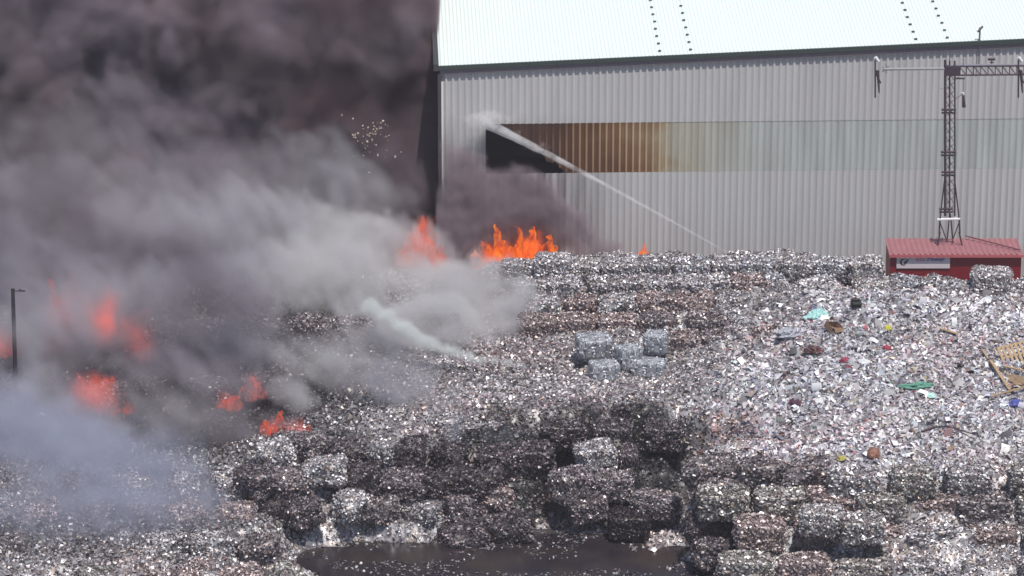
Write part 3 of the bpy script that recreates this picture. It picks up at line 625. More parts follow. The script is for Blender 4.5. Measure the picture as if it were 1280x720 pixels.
# ------------------------------------------------------------------ mast on the shed
MY = 4.6
mast = empty('lattice_mast', at_y(1187, 304, MY)); tag(mast, 'slim dark lattice mast with two side arms standing on the red shed roof', 'mast')
M_STEEL = plain('mast_steel', (.10, .07, .09), .5, .5); M_GALV = plain('galvanised', (.42, .42, .43), .4, .6); M_WHT = plain('mast_white', (.8, .8, .8), .5)
def Q(px, py, dy=0): return at_y(px, py, MY + dy) - mast.location
def piece(name, segs, m, r=.03, parent=mast):
    bm = bmesh.new()
    for s in segs: tube(bm, s[0], s[1], s[2] if len(s) > 2 else r, n=6)
    return obj(name, bm, m, parent)
for x in (1181.5, 1187, 1193.5):
    dy = .25 if x == 1187 else 0
    piece('upright', [(Q(x, 270, dy), Q(x, 76 + (x < 1182) * -1, dy), .035 if x != 1181.5 else .055)], M_STEEL)
segs = []
for k in range(17):
    y0, y1 = 80 + k * 11, 91 + k * 11
    segs += [(Q(1181.5, y0), Q(1187, y1, .25), .012), (Q(1187, y0, .25), Q(1193.5, y1), .012), (Q(1181.5, y1), Q(1193.5, y0), .012)]
piece('bracing', segs, M_STEEL)
for y, xa, xb in ((137, 1177, 1195), (190, 1176, 1195), (215, 1177, 1194), (261, 1174, 1191)):
    piece('clamp', [(Q(xa, y), Q(xb, y), .055), (Q(xa, y + 4, .2), Q(xb, y + 4, .2), .04)], M_STEEL)
for xa, xb, xc in ((1181, 1175, 1172), (1193, 1199, 1203)):
    piece('leg', [(Q(xa, 222), Q(xb, 274), .03), (Q(xb, 274), Q(xb - (xb < 1190) * 1 + (xb > 1190), 292), .035), (Q(xb, 290), Q(xc, 309), .035), (Q(xb, 278), Q((xa + 1187) / 2, 302), .025)], M_STEEL)
piece('leg', [(Q(1187, 268, .25), Q(1184, 300, .8), .03), (Q(1188, 268, .25), Q(1191, 300, .8), .03)], M_STEEL)
piece('collar', [(Q(1171.5, 274.5), Q(1200, 273.5), .055)], M_WHT)
# arm to the left with hanging sensor panel
piece('thin_arm', [(Q(1183, 86), Q(1103, 86.5), .055), (Q(1112, 82), Q(1103, 90), .02), (Q(1108, 80), Q(1108, 92), .025), (Q(1103, 84), Q(1115, 88), .03)], M_GALV)
def fixture(px):
    f = empty('hanging_floodlight', (0, 0, 0)); f.parent = mast
    bm = bmesh.new(); tube(bm, Q(px - 1, 75), Q(px - 1, 122), .035, n=6); tube(bm, Q(px + 2, 88), Q(px + 4, 116), .07, .03, 8); tube(bm, Q(px, 92), Q(px + 6, 104), .04, .03, 6); obj('bracket', bm, M_STEEL, mast)
    bm = bmesh.new(); tube(bm, Q(px - 1, 71.5), Q(px + 3.5, 77), .08, .06, 8); obj('lamp_cap', bm, M_WHT, mast)
    bpy.data.objects.remove(f)
fixture(1095); fixture(1274)
# heavy arm to the right: box truss
segs = []
for dy in (0, .35):
    for y in (83, 94): segs.append((Q(1186, y, dy), Q(1300, y - 1, dy), .04))
    for k in range(12): segs.append((Q(1190 + k * 9, 83, dy), Q(1199 + k * 9, 94, dy), .02)); segs.append((Q(1199 + k * 9, 94, dy), Q(1199 + k * 9, 83, dy), .02))
piece('truss_arm', segs, M_STEEL)
bm = bmesh.new(); a, c = Q(1188, 82.2, .17), Q(1300, 81, .17); mid = (a + c) / 2; box(bm, mid, ((c - a).length, .3, .03)); obj('arm_plate', bm, M_GALV, mast)
bm = bmesh.new(); p = Q(1191, 88, .1); box(bm, p, (.62, .3, .4)); bmesh.ops.bevel(bm, geom=bm.edges[:], offset=.02, segments=1); obj('slewing_box', bm, M_STEEL, mast)
piece('spike', [(Q(1187, 82), Q(1187, 72), .015), (Q(1204, 82), Q(1204, 72), .015)], M_STEEL)
piece('camera_head', [(Q(1235, 74), Q(1244, 74), .06), (Q(1239.5, 80), Q(1239.5, 74), .02), (Q(1237, 78), Q(1242, 78), .02)], M_STEEL)
piece('drop_bracket', [(Q(1193, 98), Q(1206, 98), .04), (Q(1204, 98), Q(1204, 117), .012), (Q(1194, 124), Q(1204, 117), .014)], M_STEEL)
bm = bmesh.new(); tube(bm, Q(1204, 119), Q(1205, 134), .05, .085, 8); obj('hanging_lamp', bm, M_STEEL, mast)
bm = bmesh.new(); tube(bm, Q(1203, 115.5), Q(1204.5, 118.5), .07, .05, 8); obj('lamp_cap', bm, M_WHT, mast)
piece('side_lug', [(Q(1175, 111), Q(1183, 109), .018), (Q(1181, 108), Q(1184, 108), .05)], M_GALV)

# ------------------------------------------------------------------ lamp post in the smoke at the left
bp_ = at_z(20.5, 524, .8); tp = at_y(16, 361, bp_.y)
post = empty('lamp_post', bp_); tag(post, 'thin dark lamp post leaning slightly in the smoke at the far side', 'lamp post')
tp = tp - bp_
bm = bmesh.new(); tube(bm, (0, 0, -1), tp, .10, .075, 10); obj('pole', bm, plain('post_dark', (.02, .018, .025), .7), post)
bm = bmesh.new(); tube(bm, tp - Vector((0, 0, .1)), tp + Vector((.3, -.1, -.05)), .02); obj('bracket', bm, plain('bracket_dark', (.02, .018, .02), .7), post)
bm = bmesh.new(); tube(bm, tp + Vector((.25, -.1, -.02)), tp + Vector((.5, -.12, -.06)), .06, .03); obj('lamp_head', bm, plain('head_dark', (.03, .03, .03), .7), post)
tag(crumple('white_sheet', 53, 517, (.22, .12, .06), (.8, .8, .82), 'small white panel lying at the foot of the lamp post', 'panel', 30, .1))

# ------------------------------------------------------------------ flames
def flame_mat(name, hot, mid, low, strength, cover):
    m = bpy.data.materials.new(name); m.use_nodes = True; n = m.node_tree; n.nodes.clear(); L = n.links.new
    out = N(n, 'ShaderNodeOutputMaterial'); tc = N(n, 'ShaderNodeTexCoord'); mp = N(n, 'ShaderNodeMapping'); mp.inputs['Scale'].default_value = (1.7, 1.7, .9); L(tc.outputs['Object'], mp.inputs[0])
    ns = N(n, 'ShaderNodeTexNoise'); ns.inputs['Scale'].default_value = 2.2; ns.inputs['Detail'].default_value = 5; ns.inputs['Distortion'].default_value = .8; L(mp.outputs[0], ns.inputs[0])
    cr = N(n, 'ShaderNodeValToRGB'); r = cr.color_ramp; r.elements[0].position = .34; r.elements[0].color = (*low, 1); r.elements[1].position = .72; r.elements[1].color = (*hot, 1); x = r.elements.new(.52); x.color = (*mid, 1)
    L(ns.outputs[0], cr.inputs[0]); em = N(n, 'ShaderNodeEmission'); em.inputs[1].default_value = strength; L(cr.outputs[0], em.inputs[0])
    lw = N(n, 'ShaderNodeLayerWeight'); lw.inputs[0].default_value = .5
    f1 = N(n, 'ShaderNodeMapRange'); f1.inputs[1].default_value = .95; f1.inputs[2].default_value = .35; f1.inputs[3].default_value = 0; f1.inputs[4].default_value = 1; L(lw.outputs['Facing'], f1.inputs[0])
    f2 = N(n, 'ShaderNodeMapRange'); f2.inputs[1].default_value = .36; f2.inputs[2].default_value = .58; L(ns.outputs[0], f2.inputs[0])
    mu = N(n, 'ShaderNodeMath', operation='MULTIPLY'); L(f1.outputs[0], mu.inputs[0]); L(f2.outputs[0], mu.inputs[1])
    mv = N(n, 'ShaderNodeMath', operation='MULTIPLY'); L(mu.outputs[0], mv.inputs[0]); mv.inputs[1].default_value = cover
    tr = N(n, 'ShaderNodeBsdfTransparent'); ms = N(n, 'ShaderNodeMixShader'); L(mv.outputs[0], ms.inputs[0]); L(tr.outputs[0], ms.inputs[1]); L(em.outputs[0], ms.inputs[2]); L(ms.outputs[0], out.inputs[0])
    m.cycles.emission_sampling = 'NONE'; return m
F_OR = flame_mat('orange_fire', (1, .36, .02), (.95, .13, .01), (.4, .025, .005), 1.05, .5)
F_DIM = flame_mat('dim_fire', (1, .16, .06), (.8, .07, .04), (.4, .02, .01), .8, .16)
F_RD = flame_mat('red_fire', (1, .20, .06), (.85, .08, .03), (.4, .02, .01), .85, .26)
def flame(px, py, wpx, hpx, Y, mat, lab, seed):
    """px,py: foot of the flame"""
    p = at_y(px, py, Y); s = 28.8; Wm, Hm = wpx / s, hpx / s / .95
    r_ = random.Random(seed); bm = bmesh.new(); nT = max(3, int(Wm / .22))
    for k in range(nT):
        u = (k + .5) / nT * 2 - 1; h = Hm * (1 - .55 * abs(u) ** 1.5) * r_.uniform(.55, 1.05); rad = max(.1, Wm / nT * r_.uniform(.9, 1.5))
        res = bmesh.ops.create_icosphere(bm, subdivisions=4, radius=1); cx_, cy_ = u * Wm / 2, r_.uniform(-.3, .3); sx = r_.uniform(-.3, .3)
        for v in res['verts']:
            z = (v.co.z + 1) / 2; tp_ = (1 - z) ** .5 * 1.15 + .06
            nn_ = mnoise.noise_vector(Vector((v.co.x * 1.5 + k * 7 + seed, v.co.y * 1.5, z * h * 1.6))) * .35 * (.4 + z)
            v.co = Vector((cx_ + v.co.x * rad * tp_ + sx * z * z * h * .6 + nn_.x * rad * 1.8, cy_ + v.co.y * rad * tp_ + nn_.y * rad, z * h - .25 + nn_.z * .3))
    o = obj('flame', bm, mat, None, p, True); tag(o, lab, 'flame', 'flames in the burning heap'); return o
flame(528, 330, 56, 74, 3.6, F_RD, 'red-orange flame at the corner of the warehouse, behind pale smoke', 1)
flame(626, 342, 58, 66, 6.2, F_OR, 'broad orange flame low against the warehouse wall', 2)
flame(664, 334, 66, 64, 6.4, F_OR, 'tall bright orange flame against the wall beside the first silvery bale', 3)
flame(803, 328, 28, 34, 6.3, F_OR, 'small lone orange flame showing over the top row of bales', 4)
for i, (x, y, w_, h_, Y, lab) in enumerate((
    (130, 430, 44, 66, -5, 'red flame seen through smoke high above the burning bales, broadest of its row'),
    (178, 452, 24, 60, -6, 'narrow red flame just right of the broadest one in the smoke'),
    (76, 440, 34, 78, -5, 'faint pink tall flame between the lamp post and the broadest flame'),
    (6, 440, 26, 50, -6, 'dim flame cut by the picture edge beside the lamp post'),
    (112, 512, 76, 44, -10, 'wide low crimson flame above the smoke puff'),
    (318, 492, 20, 26, -9, 'small flame above the white puff of smoke'),
    (285, 508, 20, 20, -10, 'small pink flame low in the middle of the smoke'),
    (346, 540, 22, 26, -13.3, 'bright orange flame licking the rim of the slumped bales'),
    (378, 556, 40, 34, -13.5, 'dull red flame behind the sooty slumped bales'),
    (266, 600, 16, 24, -16, 'tiny flame above the flame at the foot of the slumped bales'),
    (288, 618, 18, 22, -17.2, 'orange flame at the foot of the slumped bales'))):
    flame(x, y, w_ * 1.3, h_ * 1.2, Y + (1.5 if i < 5 else 0), F_DIM if i < 5 else F_RD, lab, 20 + i)

# ------------------------------------------------------------------ water jet
def spray_mat(name, cov):
    m = bpy.data.materials.new(name); m.use_nodes = True; n = m.node_tree; n.nodes.clear(); L = n.links.new
    out = N(n, 'ShaderNodeOutputMaterial'); tc = N(n, 'ShaderNodeTexCoord'); ns = N(n, 'ShaderNodeTexNoise'); ns.inputs['Scale'].default_value = 1.3; ns.inputs['Detail'].default_value = 6; L(tc.outputs['Object'], ns.inputs[0])
    df = N(n, 'ShaderNodeBsdfDiffuse'); df.inputs[0].default_value = (.9, .9, .92, 1); tl = N(n, 'ShaderNodeBsdfTranslucent'); tl.inputs[0].default_value = (.9, .9, .92, 1); a = N(n, 'ShaderNodeMixShader'); L(df.outputs[0], a.inputs[1]); L(tl.outputs[0], a.inputs[2])
    lw = N(n, 'ShaderNodeLayerWeight'); f1 = N(n, 'ShaderNodeMapRange'); f1.inputs[1].default_value = 1; f1.inputs[2].default_value = .2; L(lw.outputs['Facing'], f1.inputs[0])
    f2 = N(n, 'ShaderNodeMapRange'); f2.inputs[1].default_value = .35; f2.inputs[2].default_value = .62; f2.inputs[3].default_value = .25; L(ns.outputs[0], f2.inputs[0])
    at = N(n, 'ShaderNodeAttribute', attribute_name='cover')
    mu = N(n, 'ShaderNodeMath', operation='MULTIPLY'); L(f1.outputs[0], mu.inputs[0]); L(f2.outputs[0], mu.inputs[1]); mv = N(n, 'ShaderNodeMath', operation='MULTIPLY'); L(mu.outputs[0], mv.inputs[0]); L(at.outputs['Fac'], mv.inputs[1])
    tr = N(n, 'ShaderNodeBsdfTransparent'); ms = N(n, 'ShaderNodeMixShader'); L(mv.outputs[0], ms.inputs[0]); L(tr.outputs[0], ms.inputs[1]); L(a.outputs[0], ms.inputs[2]); L(ms.outputs[0], out.inputs[0]); return m
pA, pB, pC = at_y(935, 330, 6.4), at_y(740, 222, 7.2), at_y(604, 152, 7.6)
V = []; F = []; CV = []; nseg, nr_ = 70, 10
for i in range(nseg + 1):
    u = i / nseg
    c = pA * (1 - u) * (1 - 2 * u) + pB * 4 * u * (1 - u) + pC * u * (2 * u - 1)
    rad = .055 + .22 * u ** 2 + .03 * mnoise.noise(Vector((u * 22, 0, 0)))
    for j in range(nr_):
        a = j / nr_ * 2 * math.pi; V.append((c.x + rad * .45 * math.cos(a), c.y + rad * math.cos(a), c.z + rad * math.sin(a))); CV.append(.13 + .5 * u)
for i in range(nseg):
    for j in range(nr_): F.append((i * nr_ + j, i * nr_ + (j + 1) % nr_, (i + 1) * nr_ + (j + 1) % nr_, (i + 1) * nr_ + j))
me = np_mesh('water_jet', np.array(V), np.array(F)); at_ = me.attributes.new('cover', 'FLOAT', 'POINT'); at_.data.foreach_set('value', CV)
tag(obj('water_jet', me, spray_mat('spray_water', .6), None, None, True), 'white arc of hose water crossing the warehouse wall onto the burnt hole', 'water jet')

# ------------------------------------------------------------------ smoke (density grids computed by geometry nodes)
def smoke_mat(name, color, density, aniso=0.0, absorb=None):
    m = bpy.data.materials.new(name); m.use_nodes = True; n = m.node_tree; n.nodes.clear()
    out = N(n, 'ShaderNodeOutputMaterial'); v = N(n, 'ShaderNodeVolumePrincipled')
    v.inputs['Color'].default_value = (*color, 1); v.inputs['Density'].default_value = density; v.inputs['Anisotropy'].default_value = aniso
    if absorb:      # the second soot colour, in large drifting patches
        tc = N(n, 'ShaderNodeTexCoord'); ns = N(n, 'ShaderNodeTexNoise'); ns.inputs['Scale'].default_value = .13; ns.inputs['Detail'].default_value = 3; n.links.new(tc.outputs['Object'], ns.inputs[0])
        q = N(n, 'ShaderNodeMapRange'); q.inputs[1].default_value = .4; q.inputs[2].default_value = .6; n.links.new(ns.outputs[0], q.inputs[0])
        mx = N(n, 'ShaderNodeMix', data_type='RGBA'); mx.inputs[6].default_value = (*color, 1); mx.inputs[7].default_value = (*absorb, 1); n.links.new(q.outputs[0], mx.inputs[0]); n.links.new(mx.outputs[2], v.inputs['Color'])
    n.links.new(v.outputs[0], out.inputs['Volume']); return m
def smoke(name, lo, hi, vox, blobs, mat, label, warp=1.0, wscale=.25, nscale=.35, namp=.9, thr=.25, gain=1.0, stretch=(1, 1, 1), lean=0.0, fine=.35):
    """blobs: (centre, radii, strength). density = clamp(sum of soft blobs - thr + fractal noise)"""
    ext = lambda b: b[1] if isinstance(b[1], tuple) else (b[1],) * 3
    lo = tuple(max(lo[a], min(b[0][a] - ext(b)[a] for b in blobs) - warp * .7) for a in range(3)); hi = tuple(min(hi[a], max(b[0][a] + ext(b)[a] for b in blobs) + warp * .7) for a in range(3))
    g = bpy.data.node_groups.new(name + '_field', 'GeometryNodeTree')
    g.interface.new_socket('Geometry', in_out='INPUT', socket_type='NodeSocketGeometry'); g.interface.new_socket('Geometry', in_out='OUTPUT', socket_type='NodeSocketGeometry')
    go = g.nodes.new('NodeGroupOutput'); L = g.links.new
    def nn(t, **k):
        x = g.nodes.new(t)
        for a, b in k.items(): setattr(x, a, b)
        return x
    def math_(op, a, b=None, clamp=False):
        x = nn('ShaderNodeMath', operation=op); x.use_clamp = clamp
        for i, s in enumerate((a, b)):
            if s is None: continue
            if isinstance(s, (int, float)): x.inputs[i].default_value = s
            else: L(s, x.inputs[i])
        return x.outputs[0]
    def vm(op, a, b=None, scale=None):
        x = nn('ShaderNodeVectorMath', operation=op)
        for i, s in enumerate((a, b)):
            if s is None: continue
            if isinstance(s, (tuple, list, Vector)): x.inputs[i].default_value = tuple(s)
            else: L(s, x.inputs[i])
        if scale is not None: x.inputs['Scale'].default_value = scale
        return x
    pos = nn('GeometryNodeInputPosition').outputs[0]
    n1 = nn('ShaderNodeTexNoise'); n1.inputs['Scale'].default_value = wscale; n1.inputs['Detail'].default_value = 4; n1.inputs['Roughness'].default_value = .55; L(pos, n1.inputs['Vector'])
    w_ = vm('SUBTRACT', n1.outputs['Color'], (.5, .5, .5)); w2 = vm('SCALE', w_.outputs[0], scale=warp * 2); wp = vm('ADD', pos, w2.outputs[0]).outputs[0]
    tot = None
    for c, r, s in blobs:
        d = vm('SUBTRACT', wp, c); e = vm('DIVIDE', d.outputs[0], r if isinstance(r, tuple) else (r, r, r)); l = vm('LENGTH', e.outputs[0]).outputs['Value']
        f = math_('MULTIPLY', math_('SUBTRACT', 1.0, l, True), s); tot = f if tot is None else math_('ADD', tot, f)
    vr = nn('ShaderNodeVectorRotate'); vr.rotation_type = 'Y_AXIS'; vr.inputs['Angle'].default_value = lean; L(wp, vr.inputs['Vector'])
    sc_ = vm('MULTIPLY', vr.outputs[0], stretch).outputs[0]
    n3 = nn('ShaderNodeTexVoronoi'); n3.feature = 'SMOOTH_F1'; n3.inputs['Scale'].default_value = nscale * 2.6; n3.inputs['Smoothness'].default_value = .6; n3.inputs['Detail'].default_value = 1.5; L(sc_, n3.inputs['Vector'])
    n2 = nn('ShaderNodeTexNoise'); n2.inputs['Scale'].default_value = nscale; n2.inputs['Detail'].default_value = 7; n2.inputs['Roughness'].default_value = .6; L(sc_, n2.inputs['Vector'])
    nz_ = math_('MULTIPLY', math_('SUBTRACT', n2.outputs[0], .5), namp * 2)
    nz_ = math_('ADD', nz_, math_('MULTIPLY', math_('SUBTRACT', .45, n3.outputs['Distance']), fine * 2))
    den = math_('MULTIPLY', math_('SUBTRACT', math_('ADD', tot, nz_), thr), gain)
    den = math_('MULTIPLY', math_('MINIMUM', math_('MAXIMUM', den, 0.0), 1.0), math_('MINIMUM', math_('MULTIPLY', tot, 8.0), 1.0))
    vc = nn('GeometryNodeVolumeCube'); L(den, vc.inputs['Density']); vc.inputs['Min'].default_value = lo; vc.inputs['Max'].default_value = hi
    for k, a in zip(('Resolution X', 'Resolution Y', 'Resolution Z'), range(3)): vc.inputs[k].default_value = max(8, int((hi[a] - lo[a]) / vox))
    sm = nn('GeometryNodeSetMaterial'); sm.inputs['Material'].default_value = mat; L(vc.outputs[0], sm.inputs[0]); L(sm.outputs[0], go.inputs[0])
    vd = bpy.data.volumes.new(name); o = bpy.data.objects.new(name, vd); COL.objects.link(o); vd.materials.append(mat); vd.render.step_size = vox * 2.6
    md = o.modifiers.new('field', 'NODES'); md.node_group = g
    return tag(o, label, 'smoke', kind='stuff')
def B(px, py, Y, rx, ry, rz, s=1.0):
    return (tuple(at_y(px, py, Y)), (rx, ry, rz), s)

DARK = smoke_mat('dark_smoke', (.53, .45, .52), 2.4, 0.0, (.23, .165, .18))
PALE = smoke_mat('pale_smoke', (.90, .885, .89), 1.5, .1, (.78, .76, .79))
GREY = smoke_mat('grey_smoke', (.74, .72, .76), 1.25, .1, (.44, .39, .44))
BLUE = smoke_mat('blue_smoke', (.60, .62, .74), .72)
WHITE = smoke_mat('white_steam', (.96, 1, .98), 3.4)
smoke('dark_smoke_plume', (-27, 8.4, 0), (-3.4, 18, 26), .22,
      [B(500, 20, 14, 5, 5, 5, 1.2), B(420, 60, 14, 6, 5, 6, 1.2), B(250, 60, 15, 7, 5, 6, 1.2), B(80, 60, 15, 7, 5, 6, 1.2), B(480, 200, 13, 6, 5, 6, 1.6), B(330, 200, 14, 7, 5, 6, 1.2),
       B(150, 220, 14, 7, 5, 6, 1.2), B(0, 200, 14, 7, 5, 6, 1.2), B(500, 330, 13, 6, 5, 5, 1.6), B(540, 250, 12, 4, 4, 6, 1.5), B(540, 120, 12, 3, 4, 6, 1.3), B(300, 330, 13, 7, 5, 5, 1.5), B(100, 330, 13, 8, 5, 5, 1.5), B(-60, 330, 14, 7, 5, 6, 1.5), B(200, -60, 15, 10, 5, 5, 1.2), B(480, -60, 15, 7, 5, 5, 1.2), B(-40, -40, 15, 7, 5, 5, 1.2)],
      DARK, 'towering brown and violet-grey smoke plume left of the warehouse', 2.6, .14, .2, .8, .25, 1.6, (1, 1, 1), 0, .3)
smoke('grey_smoke_bank', (-26, -17, .5), (0, 7.6, 17), .2,
      [B(300, 310, 3, 6, 3, 3.0, 1.2), B(240, 250, 6, 5, 2, 2.8, 1.2), B(150, 330, 2, 5, 3, 3.2, 1.0), B(50, 260, 5, 4.5, 2, 2.8, 1.0), B(30, 390, 0, 6, 3, 3.4, .9), B(330, 440, -5, 5, 3, 2.0, .8), B(180, 440, -6, 6, 3, 2.4, .65), B(60, 440, -7, 5, 3, 2.4, .7),
       B(230, 530, -12, 6, 2, 1.4, .7), B(390, 200, 7, 3.5, 1.2, 2.2, 1.0), B(60, 500, -12, 4.5, 2.5, 1.8, .8), B(420, 250, 6.5, 4, 1.5, 2, 1.0), B(150, 150, 7, 4, 1.2, 2.2, .9), B(20, 170, 7, 3, 1.2, 2.4, 1.0), B(110, 190, 7, 3, 1.2, 2, .8), B(330, 540, -13, 2.5, 1.2, .8, .6),
       B(250, 370, -7, 5.5, 2, 2.4, .9), B(120, 380, -8, 5, 2, 2.4, .6), B(250, 460, -11, 5, 2, 1.8, .7), B(0, 330, -4, 4, 2, 3, .9), B(120, 400, -13, 4.5, 1.2, 2.4, .35), B(300, 480, -14, 4, 1, 1.6, .35), B(480, 470, -11, 3.2, 1.6, 1.4, .9), B(520, 500, -12, 2.5, 1.3, 1.0, .7)],
      GREY, 'grey-violet smoke bank drifting low over the burning bales', 1.8, .24, .38, .6, -.05, 1.0, (1.5, 1, .75), .7, .3)
smoke('pale_smoke_bank', (-16, -14, 1.5), (4.8, 7.6, 13), .16,
      [B(470, 320, 4, 4.6, 2.2, 2.0, 1.3), B(570, 350, 1, 3.4, 1.8, 1.4, 1.6), B(625, 385, -2, 2.6, 1.5, .9, 1.4), B(560, 400, -4, 3.4, 2, 1.1, 1.2), B(400, 350, 0, 5, 2.6, 2.2, 1.2), B(480, 400, -4, 3.6, 2, 1.5, 1.1), B(430, 450, -8, 3.6, 2, 1.3, .9), B(500, 490, -9, 2.6, 1.6, .9, .9),
       B(310, 270, 5, 3.5, 1.6, 1.8, 1.0), B(372, 506, -11, 1.0, .8, .6, 2.4), B(230, 300, 4, 3.2, 1.8, 1.6, .8), B(420, 290, 5, 3, 1.5, 1.6, 1), B(545, 345, 3, 1.6, 1.2, .9, 1.2), B(600, 360, -1, 3, 1.5, 1.0, 1.3), B(640, 400, -4, 1.8, 1, .7, 1.0), B(520, 420, -6, 3.4, 1.6, 1.0, .9), B(602, 322, 4, .5, .5, .9, 1.5)],
      PALE, 'pale bright smoke sweeping up from the middle of the heap', 1.5, .34, .45, .6, -.06, 1.1, (1.6, 1, .7), .6, .35)
smoke('blue_smoke_wisps', (-24, -26, .3), (8.0, -12, 7), .18,
      [B(40, 540, -15, 3.4, 2, 2.2, 1.2), B(110, 590, -18, 6, 2.6, 2.8, 1.3), B(70, 660, -21.5, 6, 2.6, 2.8, 1.35), B(215, 650, -20.5, 4, 2.2, 2.3, 1.35), B(160, 610, -18.5, 4.5, 2.2, 2.3, 1.2), B(30, 560, -16, 5, 2, 2.5, 1.2), B(110, 560, -16, 3, 2, 1.5, 1.2), B(180, 620, -18, 3.4, 2, 1.5, 1.2), B(60, 640, -18, 4.5, 2, 2, 1.0), B(220, 680, -20, 2.8, 1.5, 1.3, 1.1), B(120, 690, -21, 3, 1.5, 1.2, .8), B(110, 520, -14, 1.6, 1, 1.2, 1.2), B(560, 530, -16, .5, .5, 1.3, 1.2), B(430, 560, -15.5, 2.6, 1, .6, 1.0), B(20, 500, -14, 2.6, 1.5, 2.2, 1.1), B(620, 560, -15.5, 2, 1, 1, .6), B(840, 600, -16, 1, .8, 1.6, .7)],
      BLUE, 'thin bluish smoke wisps drifting across the lower left heap', .9, .4, .5, .5, .08, .9)
def glow_mat(name, color, strength, dens):
    m = smoke_mat(name, (.5, .2, .15), dens); n = m.node_tree; v = [x for x in n.nodes if x.type == 'PRINCIPLED_VOLUME'][0]
    at = N(n, 'ShaderNodeAttribute', attribute_name='density'); mu = N(n, 'ShaderNodeMath', operation='MULTIPLY'); mu.inputs[1].default_value = strength
    n.links.new(at.outputs['Fac'], mu.inputs[0]); n.links.new(mu.outputs[0], v.inputs['Emission Strength']); v.inputs['Emission Color'].default_value = (*color, 1); return m
smoke('fire_in_the_smoke', (-23, -17.5, .5), (-8, -4, 10), .16,
      [B(130, 395, -9, 1.3, .7, 2.0, 1.4), B(176, 425, -9, .9, .5, 1.6, 1.4), B(78, 390, -9, 1.2, .6, 2.6, 1.1), B(112, 490, -13, 1.5, .7, .9, 1.1), B(4, 425, -9, .7, .6, 1.0, 1.1), B(140, 500, -13, 1.6, .7, 1.2, .7), B(85, 340, -8, .8, .6, 1.2, .6), B(318, 478, -11, .4, .4, .5, 1.6), B(284, 500, -12.5, .5, .4, .5, 1.3),
       B(378, 538, -14, .9, .5, .7, 1.5), B(346, 526, -14, .4, .4, .6, 1.6), B(200, 520, -14, 1.8, .6, .8, .6)],
      glow_mat('fire_gas', (.98, .09, .028), .8, .3), 'diffuse red fire glowing through the smoke over the burning bales', .9, .55, .8, .6, .3, .9, (1, 1, .6), 0, .2)
smoke('fire_at_the_wall', (-6, 3.6, 2), (7, 7.7, 9), .1,
      [B(525, 300, 4.2, 1.1, .5, 1.5, 1.7), B(625, 318, 6.4, .95, .5, 1.2, 1.8), B(665, 312, 6.5, 1.0, .5, 1.2, 1.8), B(645, 325, 6.4, 1.5, .5, .6, 1.3), B(803, 319, 6.4, .4, .3, .45, 1.6)],
      glow_mat('fire_gas_bright', (1, .12, .012), 1.1, 1.0), 'rolling orange fire along the foot of the warehouse wall', .7, .9, 1.3, .9, .3, 2.0, (1, 1, .6), 0, .4)
jet = []
for k in range(13):
    u = k / 12; x = 466 + u * 205; y = 385 + 45 * math.sin(min(1, u * 1.5) * math.pi / 2) + 28 * u; r = (.36 + .14 * math.sin(min(1, u * 3) * math.pi / 2)) * (1 - .72 * u)
    jet.append(B(x, y, -7 - u * 2.5, r * 1.6, r, r * 1.0, 1.5))
jet.append(B(464, 384, -7, .4, .35, .6, 1.5))
smoke('white_steam_streak_smoke', (-8, -12, 1.5), (3, -5, 7), .08, jet, WHITE, 'bright whitish tapering streak of steam over the middle of the heap', .28, 1.0, 1.6, .55, .14, 1.5, (.6, 1, 1.4), -.35, .2)
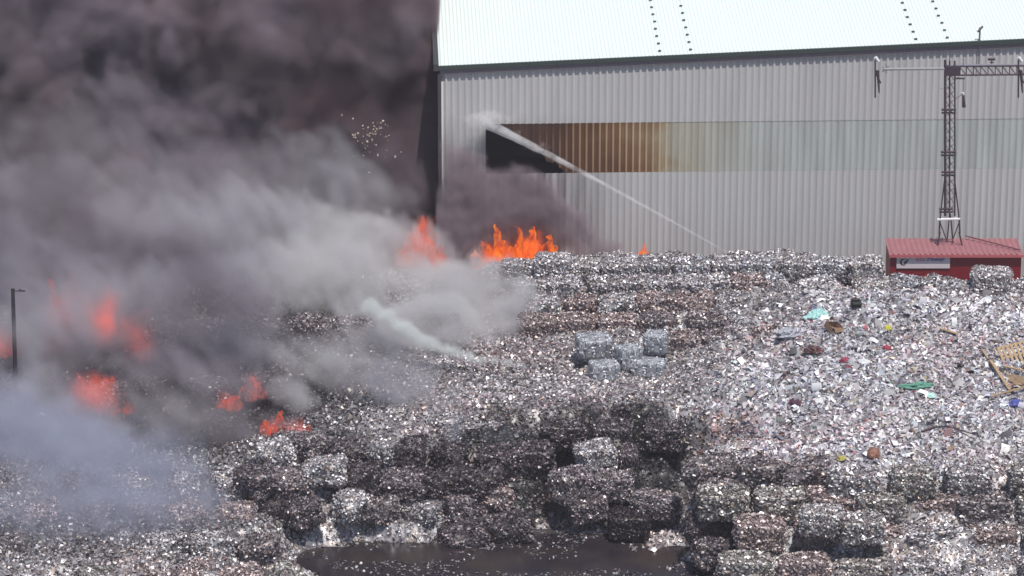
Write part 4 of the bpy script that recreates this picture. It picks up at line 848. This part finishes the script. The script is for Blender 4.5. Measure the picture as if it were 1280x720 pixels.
smoke('wall_smoke', (-3.2, 3.5, 2.5), (6.5, 7.85, 11), .12,
      [B(575, 290, 6.5, 2.0, 1.0, 2.8, 2.0), B(620, 265, 6.8, 2.8, .8, 2.2, 1.9), B(660, 250, 7, 2.4, .6, 1.8, 1.7), B(585, 210, 7, 1.6, .6, 1.4, 1.2), B(700, 290, 7, 2.0, .6, 1.4, 1.3), B(680, 280, 7, 2.2, .7, 1.5, 1.1), B(740, 314, 6.4, 1.6, .8, 1.0, 1.3), B(575, 220, 7, 1.8, .7, 2.2, .9), B(770, 306, 6.8, 1.0, .5, .6, 1.1), B(725, 272, 7, .9, .4, .6, .8), B(750, 290, 7, 1, .4, .6, 1.0), B(560, 160, 7.2, 1, .5, 2, .6)],
      smoke_mat('sooty_smoke', (.46, .38, .42), 3.0), 'thin sooty smoke creeping up the left end of the warehouse wall', .8, .4, .6, .4, .25, 1.2)
smoke('water_mist', (-2.6, 6.4, 6.5), (3, 7.85, 11.5), .07,
      [B(600, 150, 7.4, 1.1, .4, .5, 1.6), B(625, 146, 7.4, 1.3, .4, .4, 1.1), B(670, 185, 7.3, .9, .3, .5, .8), B(700, 202, 7.3, .8, .3, .4, .7), B(640, 165, 7.3, .9, .3, .4, .7), B(585, 180, 7.4, 1.1, .3, 1.0, .7)],
      smoke_mat('mist', (.98, .97, .98), 2.0), 'soft white mist where the hose water strikes the wall', .3, 1.2, 1.6, .4, .2, 1.2)

# ------------------------------------------------------------------ paper ash drifting in front of the plume
n_ = 160
cl_ = [(455, 180, 26, 26), (470, 165, 14, 10), (250, 400, 22, 18), (240, 395, 14, 10)]
P = []
for i in range(n_):
    c = cl_[i % 4]; p = at_y(random.gauss(c[0], c[2] * .6), random.gauss(c[1], c[3] * .6), 7.6 if c[1] < 300 else -3.5); P.append(tuple(p))
fv, ff, fc = flakes(np.array(P), np.tile([0, -1., .5], (n_, 1)), rng.uniform(.05, .12, n_), np.tile([[.30, .25, .19]], (n_, 1)), .8)
tag(obj('airborne_debris', np_mesh('airborne_debris', fv, ff, fc, M_PAPER)), 'clusters of pale paper scraps whirling up in the smoke', 'debris', kind='stuff')
print('bales', NBALE)

bm = bmesh.new(); box(bm, (0, -60, 40), (500, 240, 84))  # thin haze volume added over the yard to lift the dark tones
hm = bpy.data.materials.new('thin_haze'); hm.use_nodes = True; n = hm.node_tree; n.nodes.clear(); o_ = N(n, 'ShaderNodeOutputMaterial'); v = N(n, 'ShaderNodeVolumePrincipled')
v.inputs['Color'].default_value = (.9, .85, .95, 1); v.inputs['Density'].default_value = .0003; n.links.new(v.outputs[0], o_.inputs['Volume'])
tag(obj('haze', bm, hm), 'thin smoky haze over the whole yard, added to lift the dark tones', 'haze', kind='stuff')
